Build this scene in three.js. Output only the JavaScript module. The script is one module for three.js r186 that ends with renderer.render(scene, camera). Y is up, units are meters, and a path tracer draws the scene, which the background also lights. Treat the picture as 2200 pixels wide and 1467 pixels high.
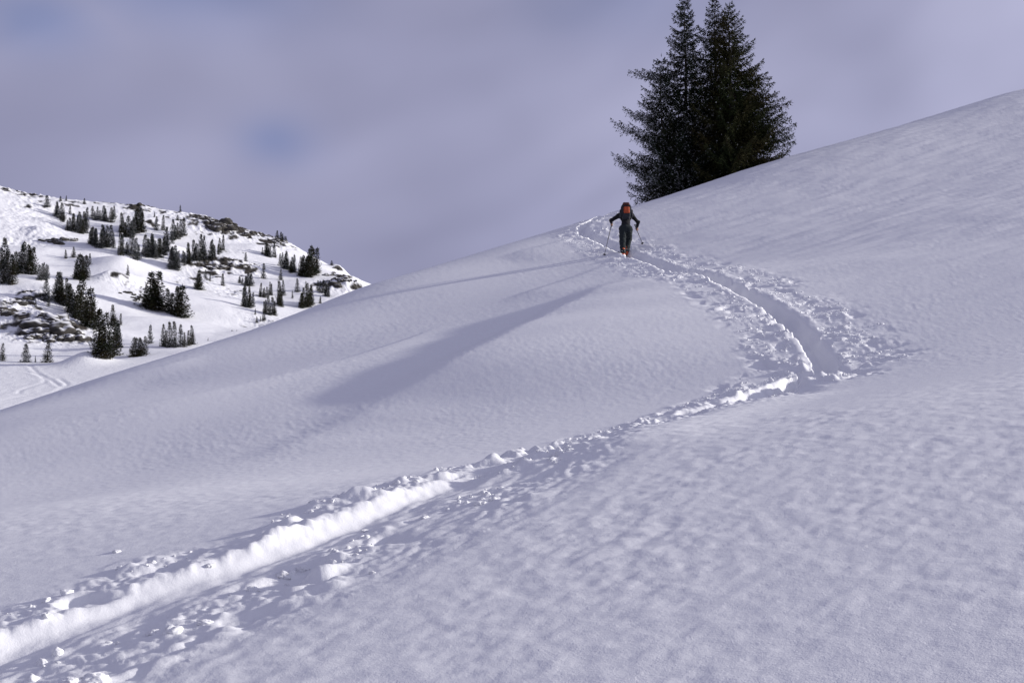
import * as THREE from 'three';
import { mergeGeometries, mergeVertices } from 'three/addons/utils/BufferGeometryUtils.js';

// ---------------------------------------------------------------- camera, sky, sun, exposure
const EYE = 1.6, PITCH = Math.atan(216.5 / 2737), F = 2737, CX = 1100, CY = 733.5;   // focal length in photo pixels
const scene = new THREE.Scene();
const camera = new THREE.PerspectiveCamera(30.0, 1024 / 682, 0.1, 6000);
camera.position.set(0, EYE, 0);
camera.rotation.set(PITCH, 0, 0);
const SUN = new THREE.Vector3(0.95, 0.285, -0.09).normalize();
const sun = new THREE.DirectionalLight(new THREE.Color(1.0, 0.955, 0.90), 4.5);
const renderer = new THREE.WebGLRenderer({ antialias: true });
renderer.setSize(1024, 682);
renderer.toneMapping = THREE.LinearToneMapping;
renderer.toneMappingExposure = 1.0;
renderer.shadowMap.enabled = true;

// ---------------------------------------------------------------- random numbers and noise
function rng(seed) {
  let s = seed | 0;
  return () => { s = (s + 0x6d2b79f5) | 0; let t = Math.imul(s ^ (s >>> 15), 1 | s); t = (t + Math.imul(t ^ (t >>> 7), 61 | t)) ^ t; return ((t ^ (t >>> 14)) >>> 0) / 4294967296; };
}
const PERM = new Uint8Array(512);
{ const r = rng(77), p = [...Array(256).keys()]; for (let i = 255; i > 0; i--) { const j = Math.floor(r() * (i + 1)); [p[i], p[j]] = [p[j], p[i]]; } for (let i = 0; i < 512; i++) PERM[i] = p[i & 255]; }
const GX = new Float64Array(256), GY = new Float64Array(256);
for (let i = 0; i < 256; i++) { GX[i] = Math.cos(i * 2.399963); GY[i] = Math.sin(i * 2.399963); }
const fade = (t) => t * t * t * (t * (t * 6 - 15) + 10);
function n2(x, y) {                                       // gradient noise, about -0.7 .. 0.7
  const xi = Math.floor(x), yi = Math.floor(y), xf = x - xi, yf = y - yi, X = xi & 255, Y = yi & 255;
  const u = fade(xf), v = fade(yf);
  const g = (h, a, b) => GX[h] * a + GY[h] * b;
  const a = g(PERM[PERM[X] + Y], xf, yf), b = g(PERM[PERM[(X + 1) & 255] + Y], xf - 1, yf);
  const c = g(PERM[PERM[X] + ((Y + 1) & 255)], xf, yf - 1), d = g(PERM[PERM[(X + 1) & 255] + ((Y + 1) & 255)], xf - 1, yf - 1);
  return (a + (b - a) * u) * (1 - v) + (c + (d - c) * u) * v;
}
function fbm(x, y, oct, gain = 0.5) { let s = 0, a = 1; for (let i = 0; i < oct; i++) { s += a * n2(x + i * 17.3, y - i * 9.1); a *= gain; x *= 2.03; y *= 2.03; } return s; }
function n3(x, y, z) { return (n2(x + 0.37 * z, y - 0.61 * z) + n2(y + 31.7 + 0.29 * x, z + 0.53 * x) + n2(z - 11.3 - 0.41 * y, x + 0.47 * y + 5.1)) * 0.72; }
function fbm3(x, y, z, oct) { let s = 0, a = 1; for (let i = 0; i < oct; i++) { s += a * n3(x + i * 7.7, y + i * 3.1, z - i * 5.3); a *= 0.5; x *= 2.05; y *= 2.05; z *= 2.05; } return s; }
const sstep = (a, b, x) => { const t = Math.min(1, Math.max(0, (x - a) / (b - a))); return t * t * (3 - 2 * t); };
const clamp = (x, a, b) => Math.min(b, Math.max(a, x));
const lerp = (a, b, t) => a + (b - a) * t;

// a direction of view, from a position in the photograph
const CP = Math.cos(PITCH), SP = Math.sin(PITCH);
function ray(px, py) { const cx = (px - CX) / F, cy = (CY - py) / F; return [cx, cy * CP + SP, -CP + cy * SP]; }
function at(px, py, d) { const r = ray(px, py), t = d / -r[2]; return [r[0] * t, EYE + r[1] * t, -d]; }      // d: metres ahead, level
function toPixel(x, y, z) { y -= EYE; const zc = -(z * CP + -y * SP) , yc = y * CP + z * SP; const zz = -z * CP + y * SP; return [CX + F * x / zz, CY - F * (yc) / zz]; }

// ---------------------------------------------------------------- naming
const used = new Map();
function numbered(name) { const n = used.get(name) ?? 0; used.set(name, n + 1); return n ? name + '_' + String(n).padStart(3, '0') : name; }
function tag(o, label, category, group, kind) { if (label) o.userData.label = label; if (category) o.userData.category = category; if (group) o.userData.group = group; if (kind) o.userData.kind = kind; return o; }
function shade(o) { o.traverse((c) => { if (c.isMesh) { c.castShadow = true; c.receiveShadow = true; } }); return o; }
function mesh(name, geo, mat, parent) { const m = new THREE.Mesh(geo, mat); m.name = parent ? name : numbered(name); m.castShadow = m.receiveShadow = true; (parent ?? scene).add(m); return m; }
function thing(name, x, y, z, label, category, group) { const g = new THREE.Group(); g.name = numbered(name); g.position.set(x, y, z); tag(g, label, category, group); scene.add(g); return g; }

// ---------------------------------------------------------------- the sky: a veil of soft grey-violet cloud with a few thin blue gaps
{
  const W = 2048, H = 1024, data = new Float32Array(W * H * 4);
  const sl = Math.hypot(SUN.x, SUN.z), sx = SUN.x / sl, sz = SUN.z / sl;
  const gaps = [[600, 305, 0.020, 0.013, 0.7], [75, 48, 0.03, 0.016, 0.65], [430, -20, 0.06, 0.02, 0.6], [1330, 12, 0.05, 0.02, 0.35]].map(([px, py, a, b, k]) => { const r = ray(px, py), l = Math.hypot(...r); return [r[0] / l, r[1] / l, r[2] / l, a, b, k]; });
  for (let j = 0; j < H; j++) {
    const el = ((j + 0.5) / H - 0.5) * Math.PI, y = Math.sin(el), ce = Math.cos(el);
    for (let i = 0; i < W; i++) {
      const az = ((i + 0.5) / W - 0.5) * 2 * Math.PI, x = Math.cos(az) * ce, z = Math.sin(az) * ce, o = (j * W + i) * 4;
      // soft cloud bands leaning up to the right
      const h = Math.max(y, 0) + 0.16, u = x * 1.2, v = y * 1.7 - x * 0.7, w = z * 1.2;
      const warp = 0.25 * fbm3(u * 2.1 + 4, v * 2.1, w * 2.1, 2);
      const c1 = fbm3(u * 2.4 + warp, v * 4.4 + warp, w * 2.4 + 3, 3), c2 = fbm3(u * 7 + 9, v * 9 + warp * 4, w * 7, 3);
      const toSun = x * SUN.x + y * SUN.y + z * SUN.z, side = Math.pow((1 + (x * sx + z * sz)) / 2, 3);
      let L = 0.262 * (1 + 1.65 * side + 0.3 * Math.pow(Math.max(0, toSun), 8));
      L *= 1 + 0.33 * clamp(c1, -1, 1) + 0.07 * c2;
      L *= lerp(1.0, 0.78, sstep(0.32, 0.9, y)) ;
      let blue = sstep(0.62, 1.2, -c1 + 0.25 * c2) * 0.5;
      for (const [gx, gy, gz, a, b, k] of gaps) { const dy = y - gy, dh = Math.hypot(x - gx, z - gz), q = (dh / a) ** 2 + (dy / b) ** 2 + 1.1 * c2; if (q < 9) blue = Math.max(blue, k * Math.exp(-0.5 * Math.max(q, 0))); }
      const warm = clamp(0.5 + 0.9 * c1, 0, 1) * 0.025 + 0.015 * side;
      data[o] = L * lerp(0.985 + warm, 0.60, blue); data[o + 1] = L * lerp(1.005 + warm * 0.7, 0.755, blue); data[o + 2] = L * lerp(1.56 - warm * 2.2 - 0.2 * side, 1.40, blue); data[o + 3] = 1;
    }
  }
  const sky = new THREE.DataTexture(data, W, H, THREE.RGBAFormat, THREE.FloatType);
  sky.mapping = THREE.EquirectangularReflectionMapping; sky.magFilter = sky.minFilter = THREE.LinearFilter; sky.wrapS = THREE.RepeatWrapping; sky.needsUpdate = true;
  scene.background = sky; scene.environment = sky;
  sun.position.copy(SUN).multiplyScalar(200).add(new THREE.Vector3(0, 5, -40)); sun.target.position.set(0, 5, -40);
  sun.castShadow = true; sun.shadow.radius = 3.5; sun.shadow.mapSize.set(4096, 4096);
  Object.assign(sun.shadow.camera, { left: -260, right: 260, top: 160, bottom: -160, near: 1, far: 900 });
  scene.add(sun, sun.target);
}
// ---------------------------------------------------------------- thin-plate surface through points [x, z, y]
function surface(P, bend = 0) {
  const n = P.length, N = n + 3, A = [];
  const U = (r2) => r2 > 1e-12 ? 0.5 * r2 * Math.log(r2) : 0;
  for (let i = 0; i < n; i++) { const r = new Float64Array(N + 1); for (let j = 0; j < n; j++) r[j] = U((P[i][0] - P[j][0]) ** 2 + (P[i][1] - P[j][1]) ** 2) + (i === j ? bend : 0); r[n] = 1; r[n + 1] = P[i][0]; r[n + 2] = P[i][1]; r[N] = P[i][2]; A.push(r); }
  for (let k = 0; k < 3; k++) { const r = new Float64Array(N + 1); for (let j = 0; j < n; j++) r[j] = k === 0 ? 1 : P[j][k - 1]; A.push(r); }
  for (let c = 0; c < N; c++) {
    let b = c; for (let r = c + 1; r < N; r++) if (Math.abs(A[r][c]) > Math.abs(A[b][c])) b = r;
    [A[c], A[b]] = [A[b], A[c]];
    for (let r = c + 1; r < N; r++) { const k = A[r][c] / A[c][c]; if (k) for (let q = c; q <= N; q++) A[r][q] -= k * A[c][q]; }
  }
  const w = new Float64Array(N);
  for (let r = N - 1; r >= 0; r--) { let s = A[r][N]; for (let q = r + 1; q < N; q++) s -= A[r][q] * w[q]; w[r] = s / A[r][r]; }
  const X = P.map((p) => p[0]), Z = P.map((p) => p[1]);
  return (x, z) => { let s = w[n] + w[n + 1] * x + w[n + 2] * z; for (let i = 0; i < n; i++) { const dx = x - X[i], dz = z - Z[i], r2 = dx * dx + dz * dz; if (r2 > 1e-12) s += w[i] * 0.5 * r2 * Math.log(r2); } return s; };
}
// a dense curve through points and how far (x, z) lies from it: [distance, side (+ right of travel), metres along]
function curve(pts, step = 0.12) {
  const c = new THREE.CatmullRomCurve3(pts.map(([x, z]) => new THREE.Vector3(x, 0, z)), false, 'centripetal');
  const L = c.getLength(), n = Math.ceil(L / step), q = c.getSpacedPoints(n), X = q.map((p) => p.x), Z = q.map((p) => p.z);
  const x0 = Math.min(...X), x1 = Math.max(...X), z0 = Math.min(...Z), z1 = Math.max(...Z), cell = 1.5, map = new Map();
  for (let i = 0; i < X.length; i++) { const k = Math.floor(X[i] / cell) * 4096 + Math.floor(Z[i] / cell); if (!map.has(k)) map.set(k, []); map.get(k).push(i); }
  const near = (x, z, reach) => {
    if (x < x0 - reach || x > x1 + reach || z < z0 - reach || z > z1 + reach) return null;
    let best = reach * reach, bi = -1;
    const R = Math.ceil(reach / cell), gx = Math.floor(x / cell), gz = Math.floor(z / cell);
    for (let a = -R; a <= R; a++) for (let b = -R; b <= R; b++) { const l = map.get((gx + a) * 4096 + gz + b); if (l) for (const i of l) { const d = (x - X[i]) ** 2 + (z - Z[i]) ** 2; if (d < best) { best = d; bi = i; } } }
    if (bi < 0) return null;
    const i0 = Math.max(0, bi - 1), i1 = Math.min(X.length - 1, bi + 1), tx = X[i1] - X[i0], tz = Z[i1] - Z[i0], tl = Math.hypot(tx, tz) || 1;
    const side = ((x - X[bi]) * -tz + (z - Z[bi]) * tx) / tl, along = ((x - X[bi]) * tx + (z - Z[bi]) * tz) / tl;
    const end = bi === 0 || bi === X.length - 1;
    return [end ? Math.sqrt(best) : Math.abs(side), side, bi * L / n + along, bi];
  };
  return { X, Z, L, near };
}

// the near hill, laid through points given as [photo x, photo y, metres ahead]
const PLANE = [[-6, -8, -1.754], [7, -8, 0.314], [-5, 0, -0.820], [0, 0, 0.022], [6, 0, 0.942], [-2.5, 5, 0.141], [1, 5, 0.655], [5, 6, 1.426], [-1, 10, 1.164], [3, 11, 1.890], [8, 12, 2.697], [12, 13, 3.165]].map(([x, d, y]) => [x, -d, y]);
const SEEN = [
  [0, 1250, 9.00], [0, 1100, 13.50], [0, 1000, 25.34], [0, 930, 28.16], [0, 892, 34.64], [-250, 1000, 26.92], [300, 1000, 23.34], [300, 900, 27.60], [300, 830, 36.67], [300, 791, 38.98], [620, 1020, 16.53], [620, 950, 23.24], [620, 880, 26.34], [620, 780, 35.45], [620, 694, 43.57], [870, 1010, 14.58], [870, 900, 23.84], [870, 780, 30.16], [870, 680, 41.29], [790, 612, 50.02], [870, 591, 50.32], [1100, 985, 14.41], [1100, 935, 19.07], [1100, 850, 24.40], [1100, 750, 29.69], [1100, 650, 39.92], [1100, 565, 48.75], [1100, 529, 52.29], [1000, 558, 57], [1250, 507, 52.19], [1275, 482, 54], [1335, 545, 46.39], [1450, 575, 40.72], [1560, 620, 33.92], [1650, 660, 29.29], [1740, 720, 25.14], [1780, 800, 21.44], [1380, 930, 16.17], [1400, 860, 21.60], [1400, 760, 26.20], [1400, 660, 32.98], [1380, 446, 67.23], [1640, 852, 19.12], [1640, 780, 23.16], [1640, 700, 27.09], [1640, 560, 38.31], [1640, 450, 50.66], [1640, 356, 62.42], [1780, 315, 64.30], [1920, 775, 20.90], [1920, 700, 24.38], [1920, 560, 32.93], [1920, 400, 50.59], [1920, 278, 66.70], [2200, 715, 21.57], [2200, 610, 26.25], [2200, 450, 38.11], [2200, 310, 55.02], [2200, 191, 73.27], [2060, 232, 71], [2500, 500, 30.01], [2500, 175, 66.14],
].map(([px, py, d]) => { const p = at(px, py, d); return [p[0], p[2], p[1]]; });
// over the crest, where the ground falls away from view: [skyline x, skyline y, metres ahead, pixels lower]
const BEYOND = [[0, 880, 43.8, 26], [0, 880, 63.2, 110], [300, 781, 47.5, 30], [300, 781, 62.7, 130], [620, 684, 52.7, 25], [620, 684, 70.9, 110], [870, 594, 58.7, 25], [870, 594, 74.6, 95], [1100, 521, 62.4, 18], [1100, 521, 80.7, 70], [1380, 440, 79.4, 14], [1380, 440, 110.2, 60], [1640, 355, 74.7, 14], [1640, 355, 107.4, 70], [1920, 278, 80.7, 16], [1920, 278, 118.3, 90], [2200, 195, 88.4, 14], [2200, 195, 127.9, 90], [2550, 160, 84.6, 20], [2550, 160, 121.4, 100]].map(([px, py, d, dn]) => { const p = at(px, py + dn, d); return [p[0], p[2], p[1]]; });
const AROUND = [[-30, 5, -4.5], [-32, -30, -4], [-40, -80, -6], [30, 5, 3.2], [60, 0, 8], [60, -40, 17], [75, -90, 22], [0, -25 + 50, -2.6], [0, 60, -6], [40, -120, 18], [-10, -130, 8]];
const broad = surface([...PLANE, ...SEEN, ...BEYOND, ...AROUND], 1);
const ground0 = broad;

// the skin track: a broken line in plan, climbing straight, turning at the bend, passing under the skier and over the crest
const xz = (px, d) => [(px - CX) / F * d, -d];
const onHill = (px, py, from = 4) => { for (let d = from; d < 90; d *= 1.002) { const p = at(px, py, d); if (broad(p[0], p[2]) > p[1]) return [p[0], p[2]]; } return xz(px, 60); };
const TRACK = curve([[-5.6, -3.2], onHill(-90, 1430), onHill(0, 1390), onHill(240, 1302), onHill(540, 1198), onHill(830, 1084), onHill(1075, 998), xz(1330, 16.4), xz(1500, 18.4), xz(1650, 20.2), xz(1738, 21.2),
  onHill(1765, 808, 20), onHill(1752, 762, 20), onHill(1700, 706, 20), onHill(1610, 652, 20), onHill(1490, 600, 20), onHill(1406, 566, 20), onHill(1350, 545, 20), onHill(1298, 522, 20), onHill(1252, 500, 20), onHill(1254, 484, 20), onHill(1275, 473, 20), xz(1330, 66), xz(1400, 76)]);
// wind-built ridges with a steep left side, whose shade lies to their left: [points, height, left width, right width]
const RIDGES = [
  [[[655, 925], [745, 905], [850, 868], [965, 822], [1095, 760], [1225, 688], [1345, 618], [1415, 584]], 0.44, 1.7, 6],
  [[[110, 905], [300, 872], [480, 836], [640, 800], [800, 757], [950, 700]], 0.062, 0.16, 1.3],
  [[[170, 828], [300, 800], [430, 768]], 0.05, 0.18, 1.2],
  [[[560, 990], [680, 945], [800, 900], [900, 870]], 0.045, 0.9, 3],
  [[[1080, 650], [1230, 600], [1330, 565]], 0.055, 0.5, 2.5],
  [[[1080, 555], [1180, 530], [1240, 512]], 0.07, 0.6, 2.5],
  [[[1420, 520], [1560, 480], [1760, 430], [1900, 395]], 0.035, 0.6, 3],
  [[[1560, 560], [1750, 500], [1950, 450], [2150, 420]], 0.03, 0.7, 3],
].map(([p, h, wl, wr]) => {
  const c = curve(p.map(([px, py]) => onHill(px, py, 12)), 0.5), n = c.X.length, TX = [], TZ = [];
  for (let i = 0; i < n; i++) { const i0 = Math.max(0, i - 4), i1 = Math.min(n - 1, i + 4), tx = c.X[i1] - c.X[i0], tz = c.Z[i1] - c.Z[i0], l = Math.hypot(tx, tz); TX.push(tx / l); TZ.push(tz / l); }
  return { c, h, wl, wr, TX, TZ, n, x0: Math.min(...c.X) - wr * 2.4, x1: Math.max(...c.X) + wr * 2.4, z0: Math.min(...c.Z) - wr * 2.4, z1: Math.max(...c.Z) + wr * 2.4 };
});
// distance to the side of a ridge and along it, blended over its points so that no crease forms where it bends
function beside(r, x, z) {
  if (x < r.x0 || x > r.x1 || z < r.z0 || z > r.z1) return null;
  let W = 0, S = 0, A = 0; const { X, Z, L } = r.c;
  for (let i = 0; i < r.n; i++) { const dx = x - X[i], dz = z - Z[i], d2 = dx * dx + dz * dz, q = 1 / (d2 + 0.12), w = q * q * q; W += w; S += w * (dz * r.TX[i] - dx * r.TZ[i]); A += w * (i / (r.n - 1) * L + dx * r.TX[i] + dz * r.TZ[i]); }
  return [S / W, A / W];
}

function hillBase(x, z) {
  let y = ground0(x, z);
  for (const r of RIDGES) {
    let q = r.wl < 0.3 ? r.c.near(x, z, r.wr * 2.4) : beside(r, x, z); if (!q) continue;
    if (q.length > 2) q = [q[1], q[2]];
    const s = q[0], end = Math.min(q[1], r.c.L - q[1]), k = sstep(-0.3, r.c.L * 0.3, end) * (1 + 0.25 * n2(q[1] * 0.35, r.h * 50));
    // a flat-backed swell that breaks off on its left side; the break runs from -wl .. 0
    const back = Math.exp(-((Math.max(0, s) / r.wr) ** 2) * 1.4), lee = s > 0 ? 1 : 1 - sstep(0, r.wl * 1.25, -s);
    y += r.h * k * back * lee;
  }
  return y;
}
const bank = (al) => sstep(8.9, 10.3, al) * (1 - sstep(17, 18.4, al));    // where a swell on the near side hides the trench
const FINE = 0.85;
let lastRough = 0;
function hill(x, z, fine = true) {
  let y = hillBase(x, z);
  const d = Math.hypot(x, z);
  // broad drifts, wind ripples, small crust relief
  y += 0.035 * n2(x * 0.23 + 3, z * 0.16) * sstep(2, 12, d);
  const rip = sstep(20, 45, d) * sstep(2, 16, x + 0.1 * d);
  const qx = x * 0.93 - z * 0.36, qz = x * 0.36 + z * 0.93;
  y += 0.022 * (0.12 + 0.28 * sstep(14, 24, d) + 1.3 * rip) * n2(qx * 0.35 + 8, qz * 1.5) + 0.026 * rip * n2(qx * 0.6, qz * 3.1 + 5) + 0.02 * rip * Math.min(0, n2(qx * 0.9 + 30, qz * 2.2) - 0.2);
  const q = TRACK.near(x, z, 4.2);
  let rough = 0, trench = 0; lastRough = 0;
  if (q) {
    const [ds, s, al] = q;
    const wob = 0.05 * n2(al * 0.9, s > 0 ? 3 : 9) + 0.035 * n2(al * 3.1, s > 0 ? 13 : 19) + 0.02 * n2(al * 8, s > 0 ? 23 : 29);
    const upper = sstep(18.3, 20.8, al), wb = ds + wob;
    // far bank slopes back on the lower leg; past the bend the right bank is the sloped one
    const [a0, a1] = s < 0 ? [lerp(0.02, 0.10, upper), lerp(0.27, 0.18, upper)] : [lerp(0.05, 0.07, upper), lerp(1.6, 0.27, upper)];
    const half = s > 0 ? lerp(0.2, a1, upper) : lerp(a0, a1, 0.8);
    trench = s > 0 ? lerp(clamp(1 - (wb - a0) / (a1 - a0), 0, 1), 1 - sstep(a0, a1, wb), upper) : 1 - sstep(a0, a1, wb);
    trench *= 1 - 0.85 * bank(al);
    y -= trench * (lerp(0.09, 0.25, upper) + 0.02 * n2(al * 0.6, 40));
    if (s < 0) y += (1 - upper) * (1 - bank(al)) * 0.006 * (0.85 + 0.8 * n2(al * 0.8, 77)) * Math.exp(-(((ds - 0.42) / 0.17) ** 2));
    if (trench > 0.1) y += 0.018 * trench * n2(al * 3.3, s * 9) + 0.007 * n2(al * 9, s * 14);
    y += lerp(0.018, 0.035, upper) * Math.exp(-(((ds - half - 0.10) / 0.12) ** 2)) * Math.max(0, 0.55 + 1.3 * n2(al * 2.2, s > 0 ? 50 : 60));   // rim
    y += 0.10 * bank(al) * Math.exp(-(((s - 1.15) / 0.75) ** 2)) * (s > 0 ? 1 : 0.4);
    // crumbled snow on both sides, in patches
    const reach = lerp(s > 0 ? 1.15 : 0.85, s > 0 ? 1.55 : 1.25, upper) + 0.5 * n2(al * 0.5, s > 0 ? 5 : 15) ;
    rough = (1 - sstep(reach * 0.55, reach + 0.35, ds)) * (1 - sstep(s > 0 && al < 24 ? 0.6 : 0, s > 0 && al < 24 ? 0.95 : 0.3, trench)) * sstep(-0.35, 0.1, n2(x * 0.9 + 20, z * 0.9) + 0.12);
    lastRough = rough;
    if (rough > 0.01) {
      const b1 = Math.abs(n2(x * 2.7, z * 2.7)) * 1.9, b2 = Math.abs(n2(x * 5.9 + 4, z * 5.9)) * 1.9, b3 = Math.abs(n2(x * 13, z * 13 + 9));
      const lump = sstep(-0.1, 0.4, n2(x * 1.5 + 7, z * 1.5));
      y += rough * ((0.105 - 0.04 * upper) * lump * b1 + (0.045 - 0.015 * upper) * (b2 - 0.3) * (0.4 + lump) + 0.02 * b3);
      y -= rough * 0.08 * sstep(0.12, 0.42, n2(x * 1.9 - 9, z * 2.3));                            // scooped hollows
    }
  }
  if (fine) {
    const m = 1 - trench * 0.8, a = clamp(0.9 + 1.1 * n2(x * 0.33, z * 0.27) + 0.5 * n2(x * 1.1, z * 0.9), 0.3, 1.8) * (1 + 0.35 * (1 - sstep(5, 9, d)));
    const fa = 1 - 0.5 * sstep(11, 20, d);
    y += FINE * m * a * (0.005 * fa * n2(qx * 1.2 + 5, qz * 2.1) + 0.0075 * fa * n2(qx * 3.4, qz * 5.6) + 0.0085 * fa * n2(qx * 6.2 + 3, qz * 10.5) + 0.0042 * n2(qx * 12, qz * 19));
  }
  return y;
}
function ground(x, z) { return hill(x, z, false); }

// the mesh: rings round the place where the photographer stands, close together near it, cells finest across the view
const snowTile = (() => {                                           // grain of the snow surface: height only
  const N = 1024, d = new Uint8Array(N * N * 4), h = new Float32Array(N * N), r = rng(5);
  const oct = [[16, 1.0], [37, 0.8], [83, 0.7], [190, 0.6], [420, 0.45]];
  for (const [f, a] of oct) {
    const g = new Float32Array(f * f); for (let i = 0; i < g.length; i++) g[i] = r() * 2 - 1;
    for (let y = 0; y < N; y++) for (let x = 0; x < N; x++) {
      const u = x / N * f, v = y / N * f, ui = Math.floor(u), vi = Math.floor(v), fu = fade(u - ui), fv = fade(v - vi), G = (p, q) => g[(q % f) * f + (p % f)];
      h[y * N + x] += a * lerp(lerp(G(ui, vi), G(ui + 1, vi), fu), lerp(G(ui, vi + 1), G(ui + 1, vi + 1), fu), fv);
    }
  }
  for (let i = 0; i < N * N; i++) { const v = clamp(128 + h[i] * 55, 0, 255); d[i * 4] = d[i * 4 + 1] = d[i * 4 + 2] = v; d[i * 4 + 3] = 255; }
  const t = new THREE.DataTexture(d, N, N); t.wrapS = t.wrapT = THREE.RepeatWrapping; t.magFilter = THREE.LinearFilter; t.minFilter = THREE.LinearMipmapLinearFilter; t.generateMipmaps = true; t.needsUpdate = true; return t;
})();
const snowMat = new THREE.MeshPhysicalMaterial({ name: 'snow', color: new THREE.Color(0.88, 0.885, 0.90), roughness: 0.85, specularIntensity: 0.3, bumpMap: snowTile, bumpScale: 0.002 });
function fanMesh(name, height, dirs, radii, mat, uvScale, colour) {
  const A = dirs.length, R = radii.length, pos = new Float32Array(A * R * 3), uv = new Float32Array(A * R * 2), col = colour ? new Float32Array(A * R * 3) : null, idx = new Uint32Array((A - 1) * (R - 1) * 6);
  let p = 0, t = 0;
  for (let j = 0; j < R; j++) for (let i = 0; i < A; i++) {
    const x = Math.sin(dirs[i]) * radii[j], z = -Math.cos(dirs[i]) * radii[j];
    pos[p] = x; pos[p + 1] = height(x, z, radii[j]); pos[p + 2] = z;
    if (col) { const c = colour(x, pos[p + 1], z); col[p] = c[0]; col[p + 1] = c[1]; col[p + 2] = c[2]; }
    p += 3; uv[t++] = x * uvScale; uv[t++] = z * uvScale;
  }
  let k = 0;
  for (let j = 0; j < R - 1; j++) for (let i = 0; i < A - 1; i++) { const a = j * A + i, b = a + 1, c = a + A, e = c + 1; idx[k++] = a; idx[k++] = b; idx[k++] = c; idx[k++] = b; idx[k++] = e; idx[k++] = c; }
  const g = new THREE.BufferGeometry();
  g.setAttribute('position', new THREE.BufferAttribute(pos, 3)); g.setAttribute('uv', new THREE.BufferAttribute(uv, 2));
  if (col) g.setAttribute('color', new THREE.BufferAttribute(col, 3));
  g.setIndex(new THREE.BufferAttribute(idx, 1)); g.computeVertexNormals();
  return mesh(name, g, mat);
}
function angles(steps) { const o = []; for (const [a, b, n] of steps) for (let i = 0; i < n; i++) o.push(THREE.MathUtils.degToRad(lerp(a, b, i / n))); o.push(THREE.MathUtils.degToRad(steps[steps.length - 1][1])); return o; }
{
  const radii = []; let r = 0.4;
  while (r < 135) { radii.push(r); r *= r < 3.5 ? 1.06 : r < 24 ? 1.0048 : r < 80 ? 1.0046 : 1.03; }
  const skirt = (x, z, rr) => hill(x, z, rr < 84) - (rr > 100 ? (rr - 100) ** 2 * 0.06 : 0);
  const m = fanMesh('snow_slope', skirt, angles([[-180, -40, 60], [-40, -24, 60], [-24, 24, 720], [24, 40, 60], [40, 180, 60]]), radii, snowMat, 1 / 1.3);
  tag(m, 'near snow slope rising to the right, crossed by the ski track', null, null, 'structure');
}
// ---------------------------------------------------------------- the snowy hillside across the gully, with rock and small spruces
const FAR = [
  // skyline
  [-150, 372, 430], [0, 403, 425], [150, 426, 415], [300, 442, 400], [420, 461, 385], [520, 490, 370], [592, 512, 360], [645, 541, 345], [700, 566, 330], [742, 592, 318], [800, 613, 300], [900, 660, 290], [1000, 700, 285],
  // face
  [-150, 480, 380], [0, 470, 372], [0, 560, 318], [0, 640, 270], [0, 700, 243], [60, 520, 345], [110, 470, 378], [110, 560, 318], [100, 660, 262], [60, 735, 228],
  [0, 770, 205], [120, 772, 205], [200, 775, 206], [300, 765, 209], [300, 720, 232], [210, 700, 240], [200, 590, 300], [200, 500, 360], [200, 545, 322],
  [290, 640, 270], [300, 575, 306], [300, 510, 350], [400, 690, 250], [400, 740, 220], [400, 610, 290], [420, 540, 335], [500, 680, 252], [500, 600, 298], [500, 530, 345], [560, 640, 275], [600, 580, 312], [600, 680, 255], [680, 620, 285], [740, 640, 275], [520, 720, 230], [800, 700, 250], [900, 760, 240],
  // the flat bench below it, behind the near hill
  [-150, 778, 200], [0, 778, 196], [110, 781, 195], [0, 830, 172], [0, 880, 152], [110, 830, 172], [300, 770, 200], [300, 850, 165], [-150, 880, 150], [500, 900, 150], [700, 900, 150],
].map(([px, py, d]) => { const k = py > 764 ? 1 : 1 + 0.24 * clamp(px / 700, -0.2, 1.3) * sstep(764, 700, py), p = at(px, py, d * k); return [p[0], p[2], p[1]]; });
const farBack = [[-150, 372, 480, 40], [0, 403, 480, 40], [150, 426, 470, 40], [300, 442, 490, 45], [420, 461, 500, 45], [592, 512, 500, 50], [700, 566, 480, 60], [800, 613, 450, 50], [0, 403, 600, 120], [500, 480, 600, 120], [1000, 700, 520, 40]].map(([px, py, d, dn]) => { const p = at(px, py + dn, d); return [p[0], p[2], p[1]]; });
const farBroad = surface([...FAR, ...farBack]);
const z1 = (x, y) => [x / 3.493, 380 + y / 3.493], z2 = (x, y) => [400 + x / 3.861, 420 + y / 3.861];
const farAt0 = (px, py) => { for (let d = 140; d < 560; d += 0.5) { const p = at(px, py, d); if (farBroad(p[0], p[2]) > p[1]) return p; } return null; };
// snow swells and hollows of the face: [photo x, y, width m, depth m, height m]
const SWELLS = [[250, 575, 9, 12, 3.2], [275, 610, 8, 10, 2.0], [235, 612, 6, 9, 2.2], [330, 700, 12, 14, 1.6], [460, 655, 12, 12, 1.4], [185, 782, 4.2, 5, 1.9], [740, 622, 6, 7, 2.6], [770, 622, 8, 8, 2.0], [728, 578, 3.5, 5, 1.8], [110, 482, 7, 7, 1.8], [85, 500, 5, 6, 1.6], [130, 640, 10, 8, 1.5], [60, 610, 10, 8, 1.4], [540, 540, 14, 10, 1.8], [330, 530, 14, 8, 2.0], [300, 560, 16, 7, -2.0], [380, 575, 14, 7, -1.6], [85, 525, 12, 6, -1.2], [520, 690, 10, 10, -1.2], [500, 570, 12, 7, 1.6], [20, 660, 7, 7, 1.8], [90, 705, 10, 9, 2.4], [140, 720, 9, 8, 1.8], [470, 490, 10, 8, 2.0], [300, 446, 6, 6, 1.0]]
  .map(([px, py, w, dd, h]) => { const p = farAt0(px, py); return p && [p[0], p[2], w, dd, h]; }).filter(Boolean);
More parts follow.
